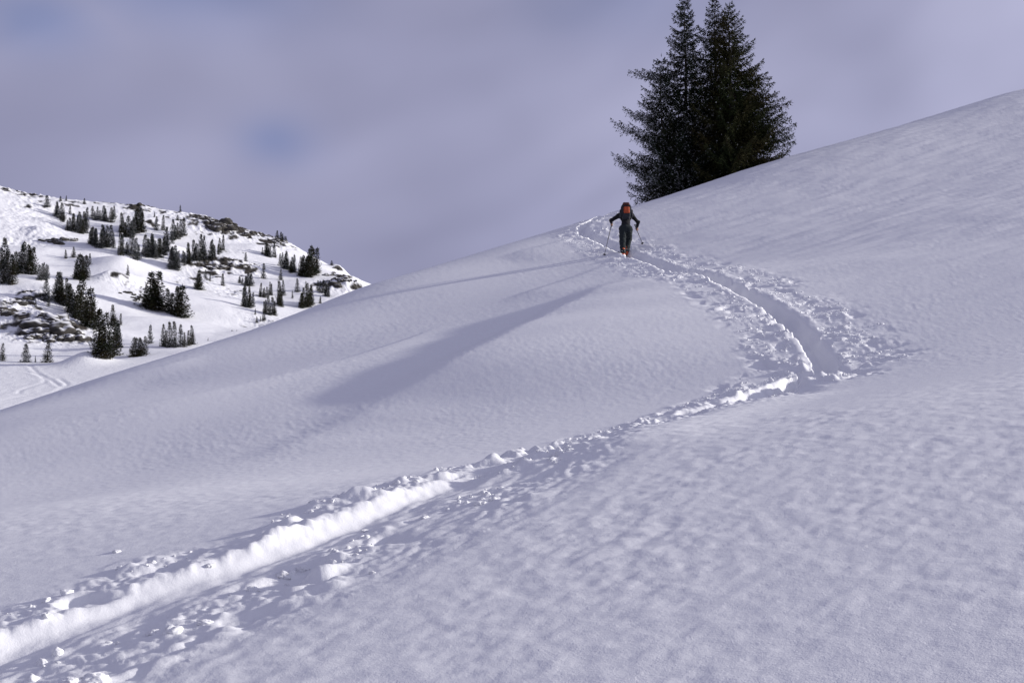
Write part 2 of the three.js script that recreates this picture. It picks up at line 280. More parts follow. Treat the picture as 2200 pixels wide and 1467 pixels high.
function farBase(x, z) {
  let y = farBroad(x, z);
  for (const [sx, sz, w, dd, h] of SWELLS) { const q = ((x - sx) / w) ** 2 + ((z - sz) / dd) ** 2; if (q < 4) y += h * Math.exp(-q * 1.6); }
  const up = sstep(-205, -225, z);
  y += up * (1.3 * n2(x * 0.035 + 2, z * 0.035) + 0.6 * n2(x * 0.09, z * 0.075 + 7) + 0.16 * n2(x * 0.21 + 5, z * 0.19)) + 0.04 * n2(x * 0.5, z * 0.4);
  return y;
}
const farAt = (px, py) => { let prev = null; for (let d = 145; d < 560; d += 0.25) { const p = at(px, py, d); if (farBase(p[0], p[2]) > p[1]) return p; prev = p; } return null; };
// where rock and heath poke through the snow, and where the slide has left rough snow: [photo x, y, half width m, half depth m, strength]
const STONY = [[30, 410, 6, 14, 0.8], [75, 420, 7, 14, 1], [150, 428, 8, 14, 0.55], [240, 438, 10, 14, 0.75], [300, 443, 6, 14, 1], [365, 455, 9, 14, 0.65], [430, 468, 8, 14, 1], [475, 480, 10, 14, 1.1], [520, 492, 10, 14, 0.9], [560, 505, 8, 14, 0.9], [590, 520, 7, 14, 1], [70, 440, 5, 9, 0.6], [450, 568, 7, 12, 1], [480, 562, 6, 10, 1], [525, 572, 7, 12, 0.8], [420, 600, 5, 10, 0.6], [500, 630, 6, 8, 0.5], [720, 600, 8, 10, 0.9], [750, 600, 7, 10, 0.7], [325, 480, 5, 10, 0.6], [60, 645, 5, 9, 0.9], [30, 655, 5, 9, 0.8], [75, 690, 7, 9, 1], [110, 705, 8, 9, 1], [150, 725, 7, 7, 0.9], [275, 612, 4, 7, 0.55], [240, 590, 3, 5, 0.6], [410, 480, 4, 8, 0.6], [730, 578, 2, 5, 0.9], [505, 545, 6, 8, 0.3], [560, 690, 6, 6, 0.4]]
  .map(([px, py, a, b, k]) => { const p = farAt(px, py) || farAt(px, py + 6) || farAt(px, py + 12); return p && [p[0], p[2], a, b, k]; }).filter(Boolean);
const SLIDE = [[30, 470], [40, 520], [80, 500], [60, 440]].map(([px, py]) => { const p = farAt(px, py); return [p[0], p[2]]; });
function stony(x, z) { let s = 0; for (const [sx, sz, a, b, k] of STONY) { const q = ((x - sx) / a) ** 2 + ((z - sz) / b) ** 2; if (q < 3) s = Math.max(s, k * Math.exp(-q)); } return s; }
// old ski and animal tracks on the bench
const BENCH_TRACKS = [[[60, 783], [78, 800], [100, 812], [128, 830]], [[0, 861], [60, 850], [100, 845], [135, 832], [142, 826], [128, 815]], [[25, 800], [48, 798], [75, 803], [95, 820], [75, 828], [45, 838], [38, 845]]]
  .map((l) => curve(l.map(([px, py]) => { const p = farAt(px, py) ?? at(px, py, 190); return [p[0], p[2]]; }), 0.3));
function far(x, z) {
  let y = farBase(x, z);
  const s = stony(x, z);
  if (s > 0.03) { const b = Math.max(0, fbm(x * 0.55 + 3, z * 0.42, 4, 0.62) + 0.15); y += s * 0.9 * b; }
  for (const [sx, sz] of SLIDE) { const q = ((x - sx) / 9) ** 2 + ((z - sz) / 18) ** 2; if (q < 3) y += Math.exp(-q) * 0.22 * fbm(x * 0.6, z * 0.45, 3, 0.6); }
  if (z > -205) for (const c of BENCH_TRACKS) { const q = c.near(x, z, 1.5); if (q) y += -0.06 * Math.exp(-((q[0] / 0.3) ** 2)) + 0.02 * Math.exp(-(((q[0] - 0.7) / 0.3) ** 2)); }
  return y;
}
const rockTone = (x, y, z) => { const t = 0.5 + 0.8 * fbm3(x * 0.8, y * 0.8, z * 0.8, 2), g = clamp(t, 0, 1); return [lerp(0.014, 0.075, g), lerp(0.013, 0.067, g), lerp(0.012, 0.058, g)]; };
{
  const radii = []; let r = 120; while (r < 360) { radii.push(r); r += 0.75; } while (r < 475) { radii.push(r); r += 0.75; } while (r < 700) { radii.push(r); r += 9; }
  const dirs = angles([[-48, -25, 14], [-25, -5.5, 460], [-5.5, 6, 14]]);
  const E = 0.6;
  const colour = (x, y, z) => {
    const s = stony(x, z); if (s < 0.06) return [0.88, 0.885, 0.9];
    const sl = Math.hypot(far(x + E, z) - far(x - E, z), far(x, z + E) - far(x, z - E)) / (2 * E);
    const k = sstep(0.42, 0.6, s * 0.62 + 0.12 * sl + 0.55 * fbm(x * 0.30 + 40, z * 0.19, 3, 0.55) + 0.0);
    const c = rockTone(x, y, z); return [lerp(0.88, c[0], k), lerp(0.885, c[1], k), lerp(0.9, c[2], k)];
  };
  const mat = new THREE.MeshPhysicalMaterial({ name: 'far snow', color: 0xffffff, vertexColors: true, roughness: 0.9, specularIntensity: 0.2, bumpMap: snowTile, bumpScale: 0.05 });
  const edge = (x, z, rr) => far(x, z) - (rr > 500 ? (rr - 500) * 0.5 : 0) - (rr < 140 ? (140 - rr) * 0.8 : 0);
  const m = fanMesh('hillside', edge, dirs, radii, mat, 1 / 14, colour);
  tag(m, 'sunlit snowy hillside across the gully, dotted with spruces and rock', null, null, 'structure');
  const valley = new THREE.CircleGeometry(5000, 96); valley.rotateX(-Math.PI / 2);
  const v = mesh('ground', valley, new THREE.MeshPhysicalMaterial({ name: 'valley snow', color: new THREE.Color(0.86, 0.865, 0.885), roughness: 0.9, specularIntensity: 0.2 }));
  v.position.set(0, -24, 0); tag(v, 'snow covered valley floor far below the slopes', null, null, 'structure');
}
// ---------------------------------------------------------------- spruces
class Leaves {                                                     // collects needle tufts, each two crossed slivers
  constructor() { this.p = []; this.c = []; }
  sliver(a, b, w, up, col) {                                        // a pointed sliver from a to b
    const dx = b[0] - a[0], dy = b[1] - a[1], dz = b[2] - a[2];
    let sx = dy * up[2] - dz * up[1], sy = dz * up[0] - dx * up[2], sz = dx * up[1] - dy * up[0]; const l = Math.hypot(sx, sy, sz) || 1; sx *= w / l; sy *= w / l; sz *= w / l;
    const m = [a[0] + dx * 0.3, a[1] + dy * 0.3, a[2] + dz * 0.3];
    this.p.push(a[0], a[1], a[2], m[0] + sx, m[1] + sy, m[2] + sz, b[0], b[1], b[2], a[0], a[1], a[2], b[0], b[1], b[2], m[0] - sx, m[1] - sy, m[2] - sz);
    for (let i = 0; i < 6; i++) this.c.push(...col);
  }
  geometry() { const g = new THREE.BufferGeometry(); g.setAttribute('position', new THREE.Float32BufferAttribute(this.p, 3)); g.setAttribute('color', new THREE.Float32BufferAttribute(this.c, 3)); g.computeVertexNormals(); return g; }
}
function limb(pts, radii, sides) {                                  // a tapered tube through points
  const p = [], idx = [];
  for (let i = 0; i < pts.length; i++) {
    const a = pts[Math.max(0, i - 1)], b = pts[Math.min(pts.length - 1, i + 1)], d = new THREE.Vector3(b[0] - a[0], b[1] - a[1], b[2] - a[2]).normalize();
    const u = new THREE.Vector3(0.31, 0.2, 0.93).cross(d).normalize(), v = d.clone().cross(u);
    for (let k = 0; k < sides; k++) { const t = k / sides * 2 * Math.PI, c = Math.cos(t) * radii[i], s = Math.sin(t) * radii[i]; p.push(pts[i][0] + u.x * c + v.x * s, pts[i][1] + u.y * c + v.y * s, pts[i][2] + u.z * c + v.z * s); }
  }
  for (let i = 0; i < pts.length - 1; i++) for (let k = 0; k < sides; k++) { const a = i * sides + k, b = i * sides + (k + 1) % sides; idx.push(a, b, a + sides, b, b + sides, a + sides); }
  const g = new THREE.BufferGeometry(); g.setAttribute('position', new THREE.Float32BufferAttribute(p, 3)); g.setIndex(idx); g.computeVertexNormals(); return g;
}
// H height, R reach of the lowest branches; gap between whorls, n branches a whorl, twig spacing, sliver length and width; frost 0..1 and where; extra long branches
function spruceShape(o) {
  const { H, R, seed, gap, n, twig, len, wid, frost = 0.2, lean = 0, shape = 0.85, sparse = 0.05, green = [0.022, 0.030, 0.016], spread = 0.5, extra = [], sideways = null, base = 0.02, tuft = 5, bare = 0, twigLen = 0.4, hang = 0.8 } = o;
  const r = rng(seed), L = new Leaves(), limbs = [];
  const off = (y) => [lean * (y / H) ** 1.5 + 0.02 * H * n2(y / H * 2, seed), 0.015 * H * n2(y / H * 2 + 9, seed)];
  const trunkPts = [], trunkR = []; for (let i = 0; i <= 12; i++) { const y = H * 0.94 * i / 12 - (i ? 0 : 0.6), q = off(Math.max(0, y)); trunkPts.push([q[0], y, q[1]]); trunkR.push(H * 0.016 * (1 - i / 12.6) + 0.006); }
  const frostAt = (x, y, z, dir) => { const f = frost * (0.55 + 0.9 * n3(x * 0.9 + seed, y * 0.7, z * 0.9)) * (sideways ? clamp(0.45 + 0.55 * (x * sideways) / (R * 0.7), 0.08, 1.4) : 1); return r() < f * (dir > 0 ? 1 : 0.35); };
  const colour = (x, y, z, d) => { if (frostAt(x, y, z, d)) { const w = 0.34 + 0.4 * r(); return [w * 0.94, w * 0.96, w]; } const k = 0.55 + 0.9 * r(), yel = clamp(0.5 + n3(x * 0.6, y * 0.5, z * 0.6 + seed), 0, 1); return [green[0] * k * (0.8 + 0.6 * yel), green[1] * k, green[2] * k]; };
  const branch = (y, az, len0, slope0, curl) => {
    const q = off(y), ca = Math.cos(az), sa = Math.sin(az), pts = [], K = Math.max(4, Math.min(10, Math.round(len0 / 0.35)));
    const wig = (r() - 0.5) * 0.3;
    const P = (t) => { const d = t * len0, b = wig * t * t * len0 * 0.5; return [q[0] + ca * d - sa * b, y + slope0 * d + curl * t * t * len0 - 0.12 * len0 * Math.sin(t * 3.1) * (slope0 < 0 ? 1 : 0.4), q[1] + sa * d + ca * b]; };
    for (let i = 0; i <= K; i++) pts.push(P(i / K));
    limbs.push(limb(pts, pts.map((_, i) => Math.max(0.004, 0.016 * Math.sqrt(len0) * (1 - i / (K + 0.6)))), 4));
    const m = Math.max(3, Math.round(len0 / twig));
    for (let i = 0; i < m; i++) {
      const t = 0.12 + 0.88 * (i + r() * 0.7) / m; if (r() < bare && t < 0.5) continue;
      const a = P(t), tw = twigLen * (0.45 + 0.75 * (1 - t)) * Math.min(1.3, 0.5 + len0 * spread) * (0.6 + 0.8 * r());
      const s = i & 1 ? 1 : -1, ang = az + s * (0.55 + 0.55 * r()), dn = -0.15 - hang * r() * (0.35 + (1 - y / H));
      const e = [a[0] + Math.cos(ang) * tw, a[1] + dn * tw, a[2] + Math.sin(ang) * tw];
      const kk = Math.max(2, Math.round(tw / len * tuft * 0.8));
      for (let j = 0; j < kk; j++) {
        const f = (j + 0.4 * r()) / kk, c = [lerp(a[0], e[0], f), lerp(a[1], e[1], f) , lerp(a[2], e[2], f)];
        const el = (r() - 0.55) * 1.5, aa = ang + (r() - 0.5) * 2.4, l = len * (0.6 + 0.7 * r());
        const d = [Math.cos(aa) * Math.cos(el), Math.sin(el), Math.sin(aa) * Math.cos(el)];
        L.sliver(c, [c[0] + d[0] * l, c[1] + d[1] * l, c[2] + d[2] * l], wid * (0.7 + 0.6 * r()), Math.abs(d[1]) < 0.8 ? [r() - 0.5, 1, r() - 0.5] : [1, 0, 0.3], colour(c[0], c[1], c[2], d[1] + 0.25));
      }
      if (r() < 0.7) L.sliver(e, [e[0] + Math.cos(ang) * len * 0.8, e[1] - len * 0.25, e[2] + Math.sin(ang) * len * 0.8], wid, [0, 1, 0.2], colour(e[0], e[1], e[2], 1));
    }
    const tip = P(1); for (let j = 0; j < tuft; j++) { const aa = az + (r() - 0.5) * 1.6, el = (r() - 0.25) * 1.2, l = len * (0.7 + 0.6 * r()); L.sliver(tip, [tip[0] + Math.cos(aa) * l, tip[1] + Math.sin(el) * l, tip[2] + Math.sin(aa) * l], wid, [r() - 0.5, 1, r() - 0.5], colour(...tip, 1)); }
  };
  for (let y = H * base + 0.1; y < H * 0.985; y += gap * (0.7 + 0.6 * r())) {
    const f = y / H, full = R * (1 - f) ** shape * (f < 0.06 ? 0.8 : 1) + 0.05 * H * 0.25, k = Math.max(3, Math.round(n * (1 - 0.45 * f))), a0 = r() * 6.28;
    for (let i = 0; i < k; i++) {
      if (r() < sparse) continue;
      const az = a0 + (i + 0.6 * (r() - 0.5)) / k * 2 * Math.PI, l = full * (0.62 + 0.5 * r() ** 1.4) * (1 + 0.22 * n2(Math.cos(az) * 1.3 + seed, f * 7 + Math.sin(az) * 1.3));
      branch(y, az, Math.max(0.08 * R * 0.6, l), lerp(-0.42, 0.55, f ** 1.3) + (r() - 0.5) * 0.15, lerp(0.34, 0.12, f));
    }
  }
  for (const [f, az, l, sl, cu] of extra) for (let k = 0; k < 3; k++) branch(H * f + k * 0.13, az + (k - 1) * 0.13, l * (1 - 0.12 * k), sl, cu);
  const q = off(H); L.sliver([q[0], H - len, q[1]], [q[0], H + len * 1.2, q[1]], wid * 0.8, [1, 0, 0], colour(0, H, 0, 1)); L.sliver([q[0], H - len, q[1]], [q[0], H + len * 1.1, q[1]], wid * 0.8, [0, 0, 1], colour(0, H, 0, 1));
  return { trunk: limb(trunkPts, trunkR, 8), limbs: mergeGeometries(limbs), crown: L.geometry() };
}
const barkMat = new THREE.MeshStandardMaterial({ name: 'bark', color: new THREE.Color(0.035, 0.027, 0.022), roughness: 0.95 });
const needleMat = new THREE.MeshPhysicalMaterial({ name: 'needles', color: 0xffffff, vertexColors: true, roughness: 0.8, specularIntensity: 0.25, side: THREE.DoubleSide });
function spruce(name, s, x, y, z, label, group) {
  const t = thing(name, x, y, z, label, 'spruce', group);
  mesh('trunk', s.trunk, barkMat, t); mesh('limbs', s.limbs, barkMat, t).userData.kind = 'stuff'; mesh('crown', s.crown, needleMat, t);
  return t;
}
// the group of tall spruces just over the crest
{
  const M = F / 70, foot = (px, d) => { const x = (px - CX) / F * d; return [x, ground(x, -d) - 0.1, -d]; };
  const tall = (px, top, d, o, label) => {
    const [x, y, z] = foot(px, d), H = at(px, top, d)[1] - y;
    return spruce('spruce_tree', spruceShape({ H, gap: 0.29, n: 8.4, twig: 0.038, len: 0.125, wid: 0.032, spread: 0.36, tuft: 4.6, twigLen: 0.27, hang: 1.5, ...o }), x, y, z, label);
  };
  tall(1481, -8, 69, { R: 3.1, seed: 11, frost: 0.62, sideways: -1, shape: 0.84, extra: [[0.62, 3.3, 3.1, -0.1, 0.12], [0.34, 3.2, 3.4, 0.02, 0.25], [0.27, 3.35, 4.0, 0.0, 0.3], [0.12, 3.1, 3.8, -0.1, 0.2]] }, 'tall frosted spruce forming the left top of the dark group on the crest');
  tall(1546, -6, 70.5, { R: 3.1, seed: 23, frost: 0.3, sideways: -1, shape: 0.86 }, 'tall spruce in the middle of the dark group, reaching the top of the photo');
  tall(1579, 8, 68.5, { R: 3.5, seed: 37, frost: 0.015, green: [0.042, 0.048, 0.018], shape: 0.84, extra: [[0.60, -0.1, 2.6, -0.12, 0.0], [0.46, 0.05, 3.3, -0.16, 0.12], [0.40, -0.2, 3.4, -0.2, 0.22], [0.33, 0.1, 3.6, -0.28, 0.26], [0.27, -0.1, 3.7, -0.3, 0.2]] }, 'tall green spruce forming the right top of the dark group on the crest');
  tall(1428, 118, 68, { R: 2.15, seed: 41, frost: 0.8, sideways: -1, sparse: 0.15, shape: 0.75, extra: [[0.22, 3.3, 2.7, 0.05, 0.3], [0.55, 3.1, 1.4, 0.1, 0.2]] }, 'shorter snow-dusted spruce on the left edge of the dark group above the skier');
  tall(1622, 140, 69.5, { R: 2.5, seed: 53, frost: 0.01, green: [0.042, 0.048, 0.018], shape: 0.72, extra: [[0.35, 0.0, 2.4, -0.2, 0.25]] }, 'shorter green spruce with drooping boughs on the right edge of the dark group');
}
// the small spruces of the hillside: ten shapes with their parts, then copies
const SMALL = [];
for (let i = 0; i < 10; i++) {
  const slim = i % 5, H = 8;
  SMALL.push(spruceShape({ H, R: [1.75, 1.45, 2.2, 1.25, 1.9][slim], seed: 100 + i * 7, gap: 0.36, n: 8, twig: 0.25, len: 0.4, wid: 0.11, twigLen: 0.42, frost: i < 5 ? 0.45 : 0.12, sparse: 0.16, shape: [1.05, 0.95, 1.0, 0.85, 1.15][slim], tuft: 4, spread: 0.5, lean: (i % 3 - 1) * 0.25, base: 0.03, green: i < 5 ? [0.024, 0.030, 0.024] : [0.030, 0.033, 0.016] }));
}
const smallTrees = new Map();
function smallSpruce(kind, px, py, hpx, label, group, widen = 1, turn = 0) {
  let p = null; for (let k = 0; k < 30 && !p; k += 2) p = farAt(px, py + k); if (!p) return;
  const s = hpx * -p[2] / F / 8;
  let t;
  if (!smallTrees.has(kind)) { t = spruce('small_spruce', SMALL[kind], 0, 0, 0); smallTrees.set(kind, t); }
  else { t = smallTrees.get(kind).clone(); t.name = numbered('small_spruce'); delete t.userData.group; scene.add(t); }
  t.position.set(p[0], far(p[0], p[2]) - 0.15, p[2]); t.scale.set(s * widen * 0.98, s, s * widen * 0.98); t.rotation.y = turn;
  tag(t, label, 'spruce', group); return t;
}
{
  const r = rng(4242);
  // groves: [the way positions are given, points along which they stand, how many, spread, height from, to (photo pixels), frost 0 / 1, widen, label, group]
  const GROVES = [
    [z1, [[0, 690], [60, 720], [130, 740], [200, 730], [250, 730]], 13, 16, 48, 66, 0.25, 1.15, 'dark spruce in the dense grove at the left edge, above the rocks', 'spruces of the dense grove at the left edge'],
    [z1, [[0, 780], [50, 800], [110, 800]], 5, 14, 40, 55, 0.7, 1.1, 'spruce at the lower left side of the left-edge grove', 'spruces below the left-edge grove'],
    [z1, [[290, 775], [330, 775], [365, 770]], 5, 12, 30, 42, 0.7, 1.0, 'slim spruce at the right end of the left-edge grove', 'slim spruces at the right end of the left-edge grove'],
    [z1, [[420, 920], [470, 960], [520, 1020], [570, 1070]], 15, 18, 45, 66, 0.45, 1.0, 'spruce in the long diagonal grove right of the big rock outcrop', 'spruces of the diagonal grove beside the rocks'],
    [z1, [[580, 1040], [640, 1110], [690, 1130]], 8, 12, 72, 96, 0.05, 1.1, 'tall dark spruce at the lower end of the diagonal grove', 'tall dark spruces ending the diagonal grove'],
    [z1, [[410, 290], [450, 320], [470, 345]], 6, 16, 22, 34, 0.95, 1.2, 'frosted spruce at the upper left end of the long belt below the ridge', 'frosted spruces at the upper left of the belt'],
    [z1, [[500, 410], [560, 410], [620, 420], [650, 380]], 13, 18, 32, 46, 0.8, 1.1, 'frosted spruce in the left part of the long belt below the ridge', 'frosted spruces in the left of the belt'],
    [z1, [[680, 320], [740, 320], [790, 340], [860, 330]], 9, 14, 22, 34, 0.6, 1.1, 'spruce in the upper row of the long belt, just below the ridge', 'spruces of the upper row of the belt'],
    [z1, [[670, 500], [720, 530], [790, 540], [850, 540]], 14, 22, 32, 46, 0.85, 1.1, 'frosted spruce in the lower left of the long belt above the snow knoll', 'frosted spruces low in the belt'],
    [z1, [[900, 430], [960, 460], [1010, 430], [1060, 400]], 13, 24, 38, 52, 0.5, 1.15, 'dark spruce in the dense middle of the long belt below the ridge', 'dark spruces in the middle of the belt'],
    [z1, [[900, 600], [960, 580], [1040, 640]], 7, 16, 28, 50, 0.9, 1.1, 'frosted spruce on the lower edge of the belt, behind the snow knoll', 'frosted spruces on the lower edge of the belt'],
    [z1, [[1080, 600], [1140, 610], [1200, 620], [1250, 560]], 14, 20, 34, 52, 0.6, 1.1, 'spruce in the belt right of the middle, above the open hollow', 'spruces in the belt right of its middle'],
    [z1, [[1280, 500], [1310, 470], [1390, 450]], 7, 14, 32, 46, 0.6, 1.05, 'spruce in the upper right part of the long belt', 'spruces at the upper right of the belt'],
    [z1, [[1270, 690], [1330, 700], [1400, 660], [1480, 640], [1530, 620]], 19, 22, 34, 52, 0.75, 1.15, 'spruce in the thick right end of the belt', 'spruces of the thick right end of the belt'],
    [z2, [[190, 540], [240, 510], [310, 460]], 7, 10, 28, 38, 0.4, 1.0, 'dark spruce closing the right end of the long belt', 'dark spruces closing the belt'],
    [z2, [[630, 480], [680, 510], [740, 520]], 8, 12, 20, 32, 0.6, 1.1, 'spruce in the clump on the slope below the ridge rocks', 'spruces of the clump below the ridge rocks'],
    [z2, [[770, 590], [850, 630], [910, 640]], 11, 16, 28, 44, 0.85, 1.1, 'frosted spruce in the left half of the grove on the right shoulder', 'frosted spruces on the right shoulder'],
    [z2, [[940, 660], [990, 680], [1040, 670], [1080, 630]], 12, 12, 44, 60, 0.1, 1.15, 'dark spruce in the right half of the grove on the right shoulder', 'dark spruces on the right shoulder'],
    [z2, [[745, 350], [790, 370], [830, 390]], 6, 6, 14, 22, 0.1, 1.3, 'dark spruce in the clump standing on the ridge against the sky', 'dark spruces on the ridge against the sky'],
    [z2, [[430, 730], [490, 750], [550, 750]], 8, 12, 20, 32, 0.3, 1.3, 'dark spruce in the clump in the middle of the right slope', 'dark spruces in the middle of the right slope'],
    [z2, [[600, 840], [650, 850], [720, 820]], 7, 8, 26, 36, 0.15, 1.0, 'dark slim spruce in the row above the near hill, right of centre', 'dark slim spruces in the row on the right slope'],
    [z2, [[470, 920], [510, 930], [550, 930]], 6, 8, 34, 46, 0.8, 1.0, 'frosted slim spruce in the tight clump above the open snow', 'frosted slim spruces above the open snow'],
    [z2, [[640, 970], [690, 990], [740, 1000]], 6, 8, 28, 44, 0.35, 1.0, 'spruce in the lowest clump, just above the near hill', 'spruces of the lowest clump above the near hill'],
    [z2, [[760, 900], [790, 930]], 4, 8, 34, 52, 0.4, 0.9, 'slim spruce standing in the pair of columns on the right slope', 'slim spruces in columns on the right slope'],
    [z2, [[940, 930], [990, 930], [1040, 910]], 8, 10, 34, 50, 0.3, 1.05, 'dark spruce in the clump rising from behind the near hill', 'dark spruces rising from behind the near hill'],
    [z2, [[1090, 800], [1150, 820], [1180, 850]], 7, 14, 26, 36, 0.7, 1.15, 'frosted spruce beside the rocks at the far right of the hillside', 'frosted spruces beside the right rocks'],
    [z2, [[575, 1060], [620, 1050], [660, 1040]], 4, 6, 12, 18, 0.4, 1.1, 'tiny spruce at the foot of the slope by the near hill', 'tiny spruces at the foot of the slope'],
    [z1, [[1080, 970], [1140, 990], [1190, 1000]], 5, 8, 58, 80, 0.0, 1.5, 'broad dark spruce, left half of the clump below the snow knoll', 'broad dark spruces, left of the knoll clump'],
    [z1, [[1250, 1010], [1320, 1040], [1380, 1060]], 5, 8, 56, 70, 0.0, 1.3, 'broad dark spruce, right half of the clump below the snow knoll', 'broad dark spruces, right of the knoll clump'],
    [z1, [[720, 1350], [790, 1360], [860, 1350]], 7, 10, 58, 98, 0.1, 1.0, 'tall dark spruce in the group on the edge of the flat bench', 'tall dark spruces on the edge of the bench'],
    [z1, [[850, 1280], [900, 1290]], 4, 10, 44, 60, 0.5, 1.0, 'spruce just behind the tall group on the edge of the bench', 'spruces behind the tall bench group'],
    [z1, [[990, 1350], [1040, 1350], [1090, 1340]], 5, 7, 38, 58, 0.1, 1.3, 'dark spruce in the wide clump where bench and near hill meet', 'dark spruces where bench and near hill meet'],
    [z1, [[1200, 1280], [1290, 1280], [1380, 1280], [1470, 1250]], 10, 10, 32, 56, 0.2, 1.05, 'dark spruce in the row above the near hill edge', 'dark spruces in the row above the near hill'],
    [z1, [[560, 760], [610, 770], [660, 750]], 5, 8, 42, 60, 0.2, 1.4, 'dark spruce in the clump left of the round snow knoll', 'dark spruces left of the knoll'],
  ];
  const ORD = ['leftmost', 'second from left', 'third from left', 'fourth from left', 'fifth from left', 'sixth from left', 'seventh from left', 'eighth from left', 'ninth from left', 'tenth from left', 'eleventh from left', 'twelfth from left', 'thirteenth from left', 'fourteenth from left', 'fifteenth from left', 'sixteenth from left', 'seventeenth from left', 'eighteenth from left', 'nineteenth from left'];
  for (const [zz, pts, n, spread, h0, h1, frost, widen, label, group] of GROVES) {
    const made = [];
    for (let i = 0; i < n; i++) {
      const f = (i + 0.5 + (r() - 0.5) * 0.8) / n * (pts.length - 1), k = Math.min(pts.length - 2, Math.floor(f)), t = f - k;
      const X = lerp(pts[k][0], pts[k + 1][0], t) + (r() - 0.5) * spread * 1.6, Y = lerp(pts[k][1], pts[k + 1][1], t) - (r() - 0.3) * spread * 1.5;
      const [px, py] = zz(X, Y), kind = (r() < frost ? 0 : 5) + Math.floor(r() * 5);
      const h = lerp(h0 * 0.72, h1 * 1.06, r()), tree = smallSpruce(kind, px, py, h, label, group, widen * (0.85 + 0.35 * r()), r() * 6.28);
      if (tree) made.push([px, h, tree]);
    }
    if (!made.length) { console.log("no trees for", label); continue; }
    made.sort((a, b) => a[0] - b[0]);
    const tallest = made.reduce((a, b) => (b[1] > a[1] ? b : a)), last = made.length - 1;
    made.forEach((q, i) => {
      const place = i === 0 ? 'leftmost' : i === last ? 'rightmost' : (i < last ? ORD[i] : null) ?? (q === tallest ? 'tallest' : null);
      if (place) q[2].userData.label = (place + ' ' + label).split(' ').length > 16 ? (place + ' ' + label).replace(', just below the ridge', '').replace(', above the rocks', '').replace(' right of the big rock outcrop', '').replace(', above the open hollow', '').replace(' below the ridge', '').replace(' above the snow knoll', '').replace(', behind the snow knoll', '').replace(' against the sky', '').replace(', right of centre', '') : place + ' ' + label;
    });
  }
  // spruces that stand alone
  const ALONE = [
    [z1, 350, 230, 26, 2, 1.5, 'frosted spruce alone near the ridge, at the top of the slide'], [z1, 450, 185, 13, 7, 1.5, 'small spruce on the skyline above the slide, left of the pair'], [z1, 492, 182, 13, 3, 1.2, 'thin spruce on the skyline just right of another small one'],
    [z1, 628, 205, 14, 5, 1.6, 'bushy spruce on the skyline left of the ridge rock'], [z1, 522, 280, 20, 1, 1.2, 'spruce between the slide and the belt, below the ridge'], [z1, 1350, 270, 16, 1, 1.2, 'pale thin spruce on the skyline right of the ridge rock'],
    [z1, 1156, 305, 13, 3, 1.0, 'tiny thin spruce on open snow below the ridge rock'], [z1, 1330, 325, 12, 7, 1.7, 'round little spruce on open snow below the right ridge'], [z1, 1170, 400, 30, 1, 1.2, 'left spruce of the pair above the belt'], [z1, 1222, 400, 34, 8, 1.0, 'right, darker spruce of the pair above the belt'],
    [z1, 490, 612, 20, 6, 1.2, 'left of two little spruces above the left-hand clump'], [z1, 550, 605, 24, 5, 1.4, 'right, broader of two little spruces above the left-hand clump'], [z1, 957, 742, 24, 5, 1.0, 'single little spruce on top of the round snow knoll'],
    [z1, 845, 1115, 46, 9, 1.2, 'dark spruce alone on open snow below the knoll'], [z1, 900, 1110, 26, 8, 1.1, 'little spruce tucked against a taller one below the knoll'], [z1, 1122, 1250, 42, 0, 1.0, 'frosted spruce left of the row above the near hill'],
    [z1, 10, 1382, 40, 5, 1.2, 'dark spruce cut off by the left edge, on the bench'], [z1, 190, 1390, 42, 0, 1.5, 'open-branched spruce on the bench, near the left edge'], [z1, 350, 1393, 46, 9, 1.5, 'leaning broad spruce on the bench, right of an open-branched one'],
    [z1, 262, 1392, 16, 3, 0.8, 'tiny spruce on the bench between two bigger ones'], [z1, 340, 930, 50, 2, 1.1, 'frosted bushy spruce above the big rock outcrop'], [z1, 360, 970, 34, 3, 0.8, 'thin frosted spruce on the snow above the big rock outcrop'],
    [z1, 265, 985, 18, 6, 1.0, 'little spruce on the snow beside the brown rock'], [z1, 1490, 845, 44, 7, 1.2, 'dark spruce alone at the edge of the open hollow'], [z2, 490, 545, 20, 0, 1.3, 'little frosted spruce alone on the open slope'],
    [z2, 640, 690, 34, 1, 1.2, 'frosted spruce alone right of the middle clump'], [z2, 780, 700, 24, 5, 1.3, 'dark little spruce alone below the shoulder grove'], [z2, 300, 750, 28, 6, 1.1, 'dark spruce alone below the speckled rocks'], [z2, 195, 715, 20, 3, 0.8, 'thin spruce below the left end of the speckled rocks'],
    [z2, 100, 780, 36, 7, 1.5, 'dark spruce at the left, below the belt end'], [z2, 155, 690, 20, 2, 1.2, 'spruce just above another below the belt end'], [z2, 920, 800, 30, 0, 1.2, 'frosted spruce alone left of the right-hand rocks'], [z2, 800, 830, 34, 4, 1.0, 'frosted spruce above the pair of columns'], [z2, 990, 770, 16, 8, 1.2, 'small spruce between the shoulder grove and the right rocks'],
    [z2, 880, 855, 18, 3, 1.0, 'tiny spruce on open snow near the near hill'], [z2, 1110, 895, 16, 6, 1.3, 'little bush-like spruce at the near hill, right end'], [z2, 300, 190, 6, 5, 2.0, 'tiny dark spruce left of another on the ridge skyline'], [z2, 368, 205, 9, 8, 2.0, 'small dark bushy spruce on the ridge skyline right of the rocks'],
    [z2, 1205, 570, 11, 7, 1.8, 'small dark spruce on the skyline by the snow cornice'], [z2, 570, 990, 14, 6, 1.0, 'tiny dark spruce above the lowest clump'], [z2, 178, 1205, 8, 3, 1.0, 'very small spruce tip behind the near hill, left of centre'], [z1, 670, 660, 26, 1, 1.1, 'frosted spruce right behind the clump beside the knoll'],
  ];
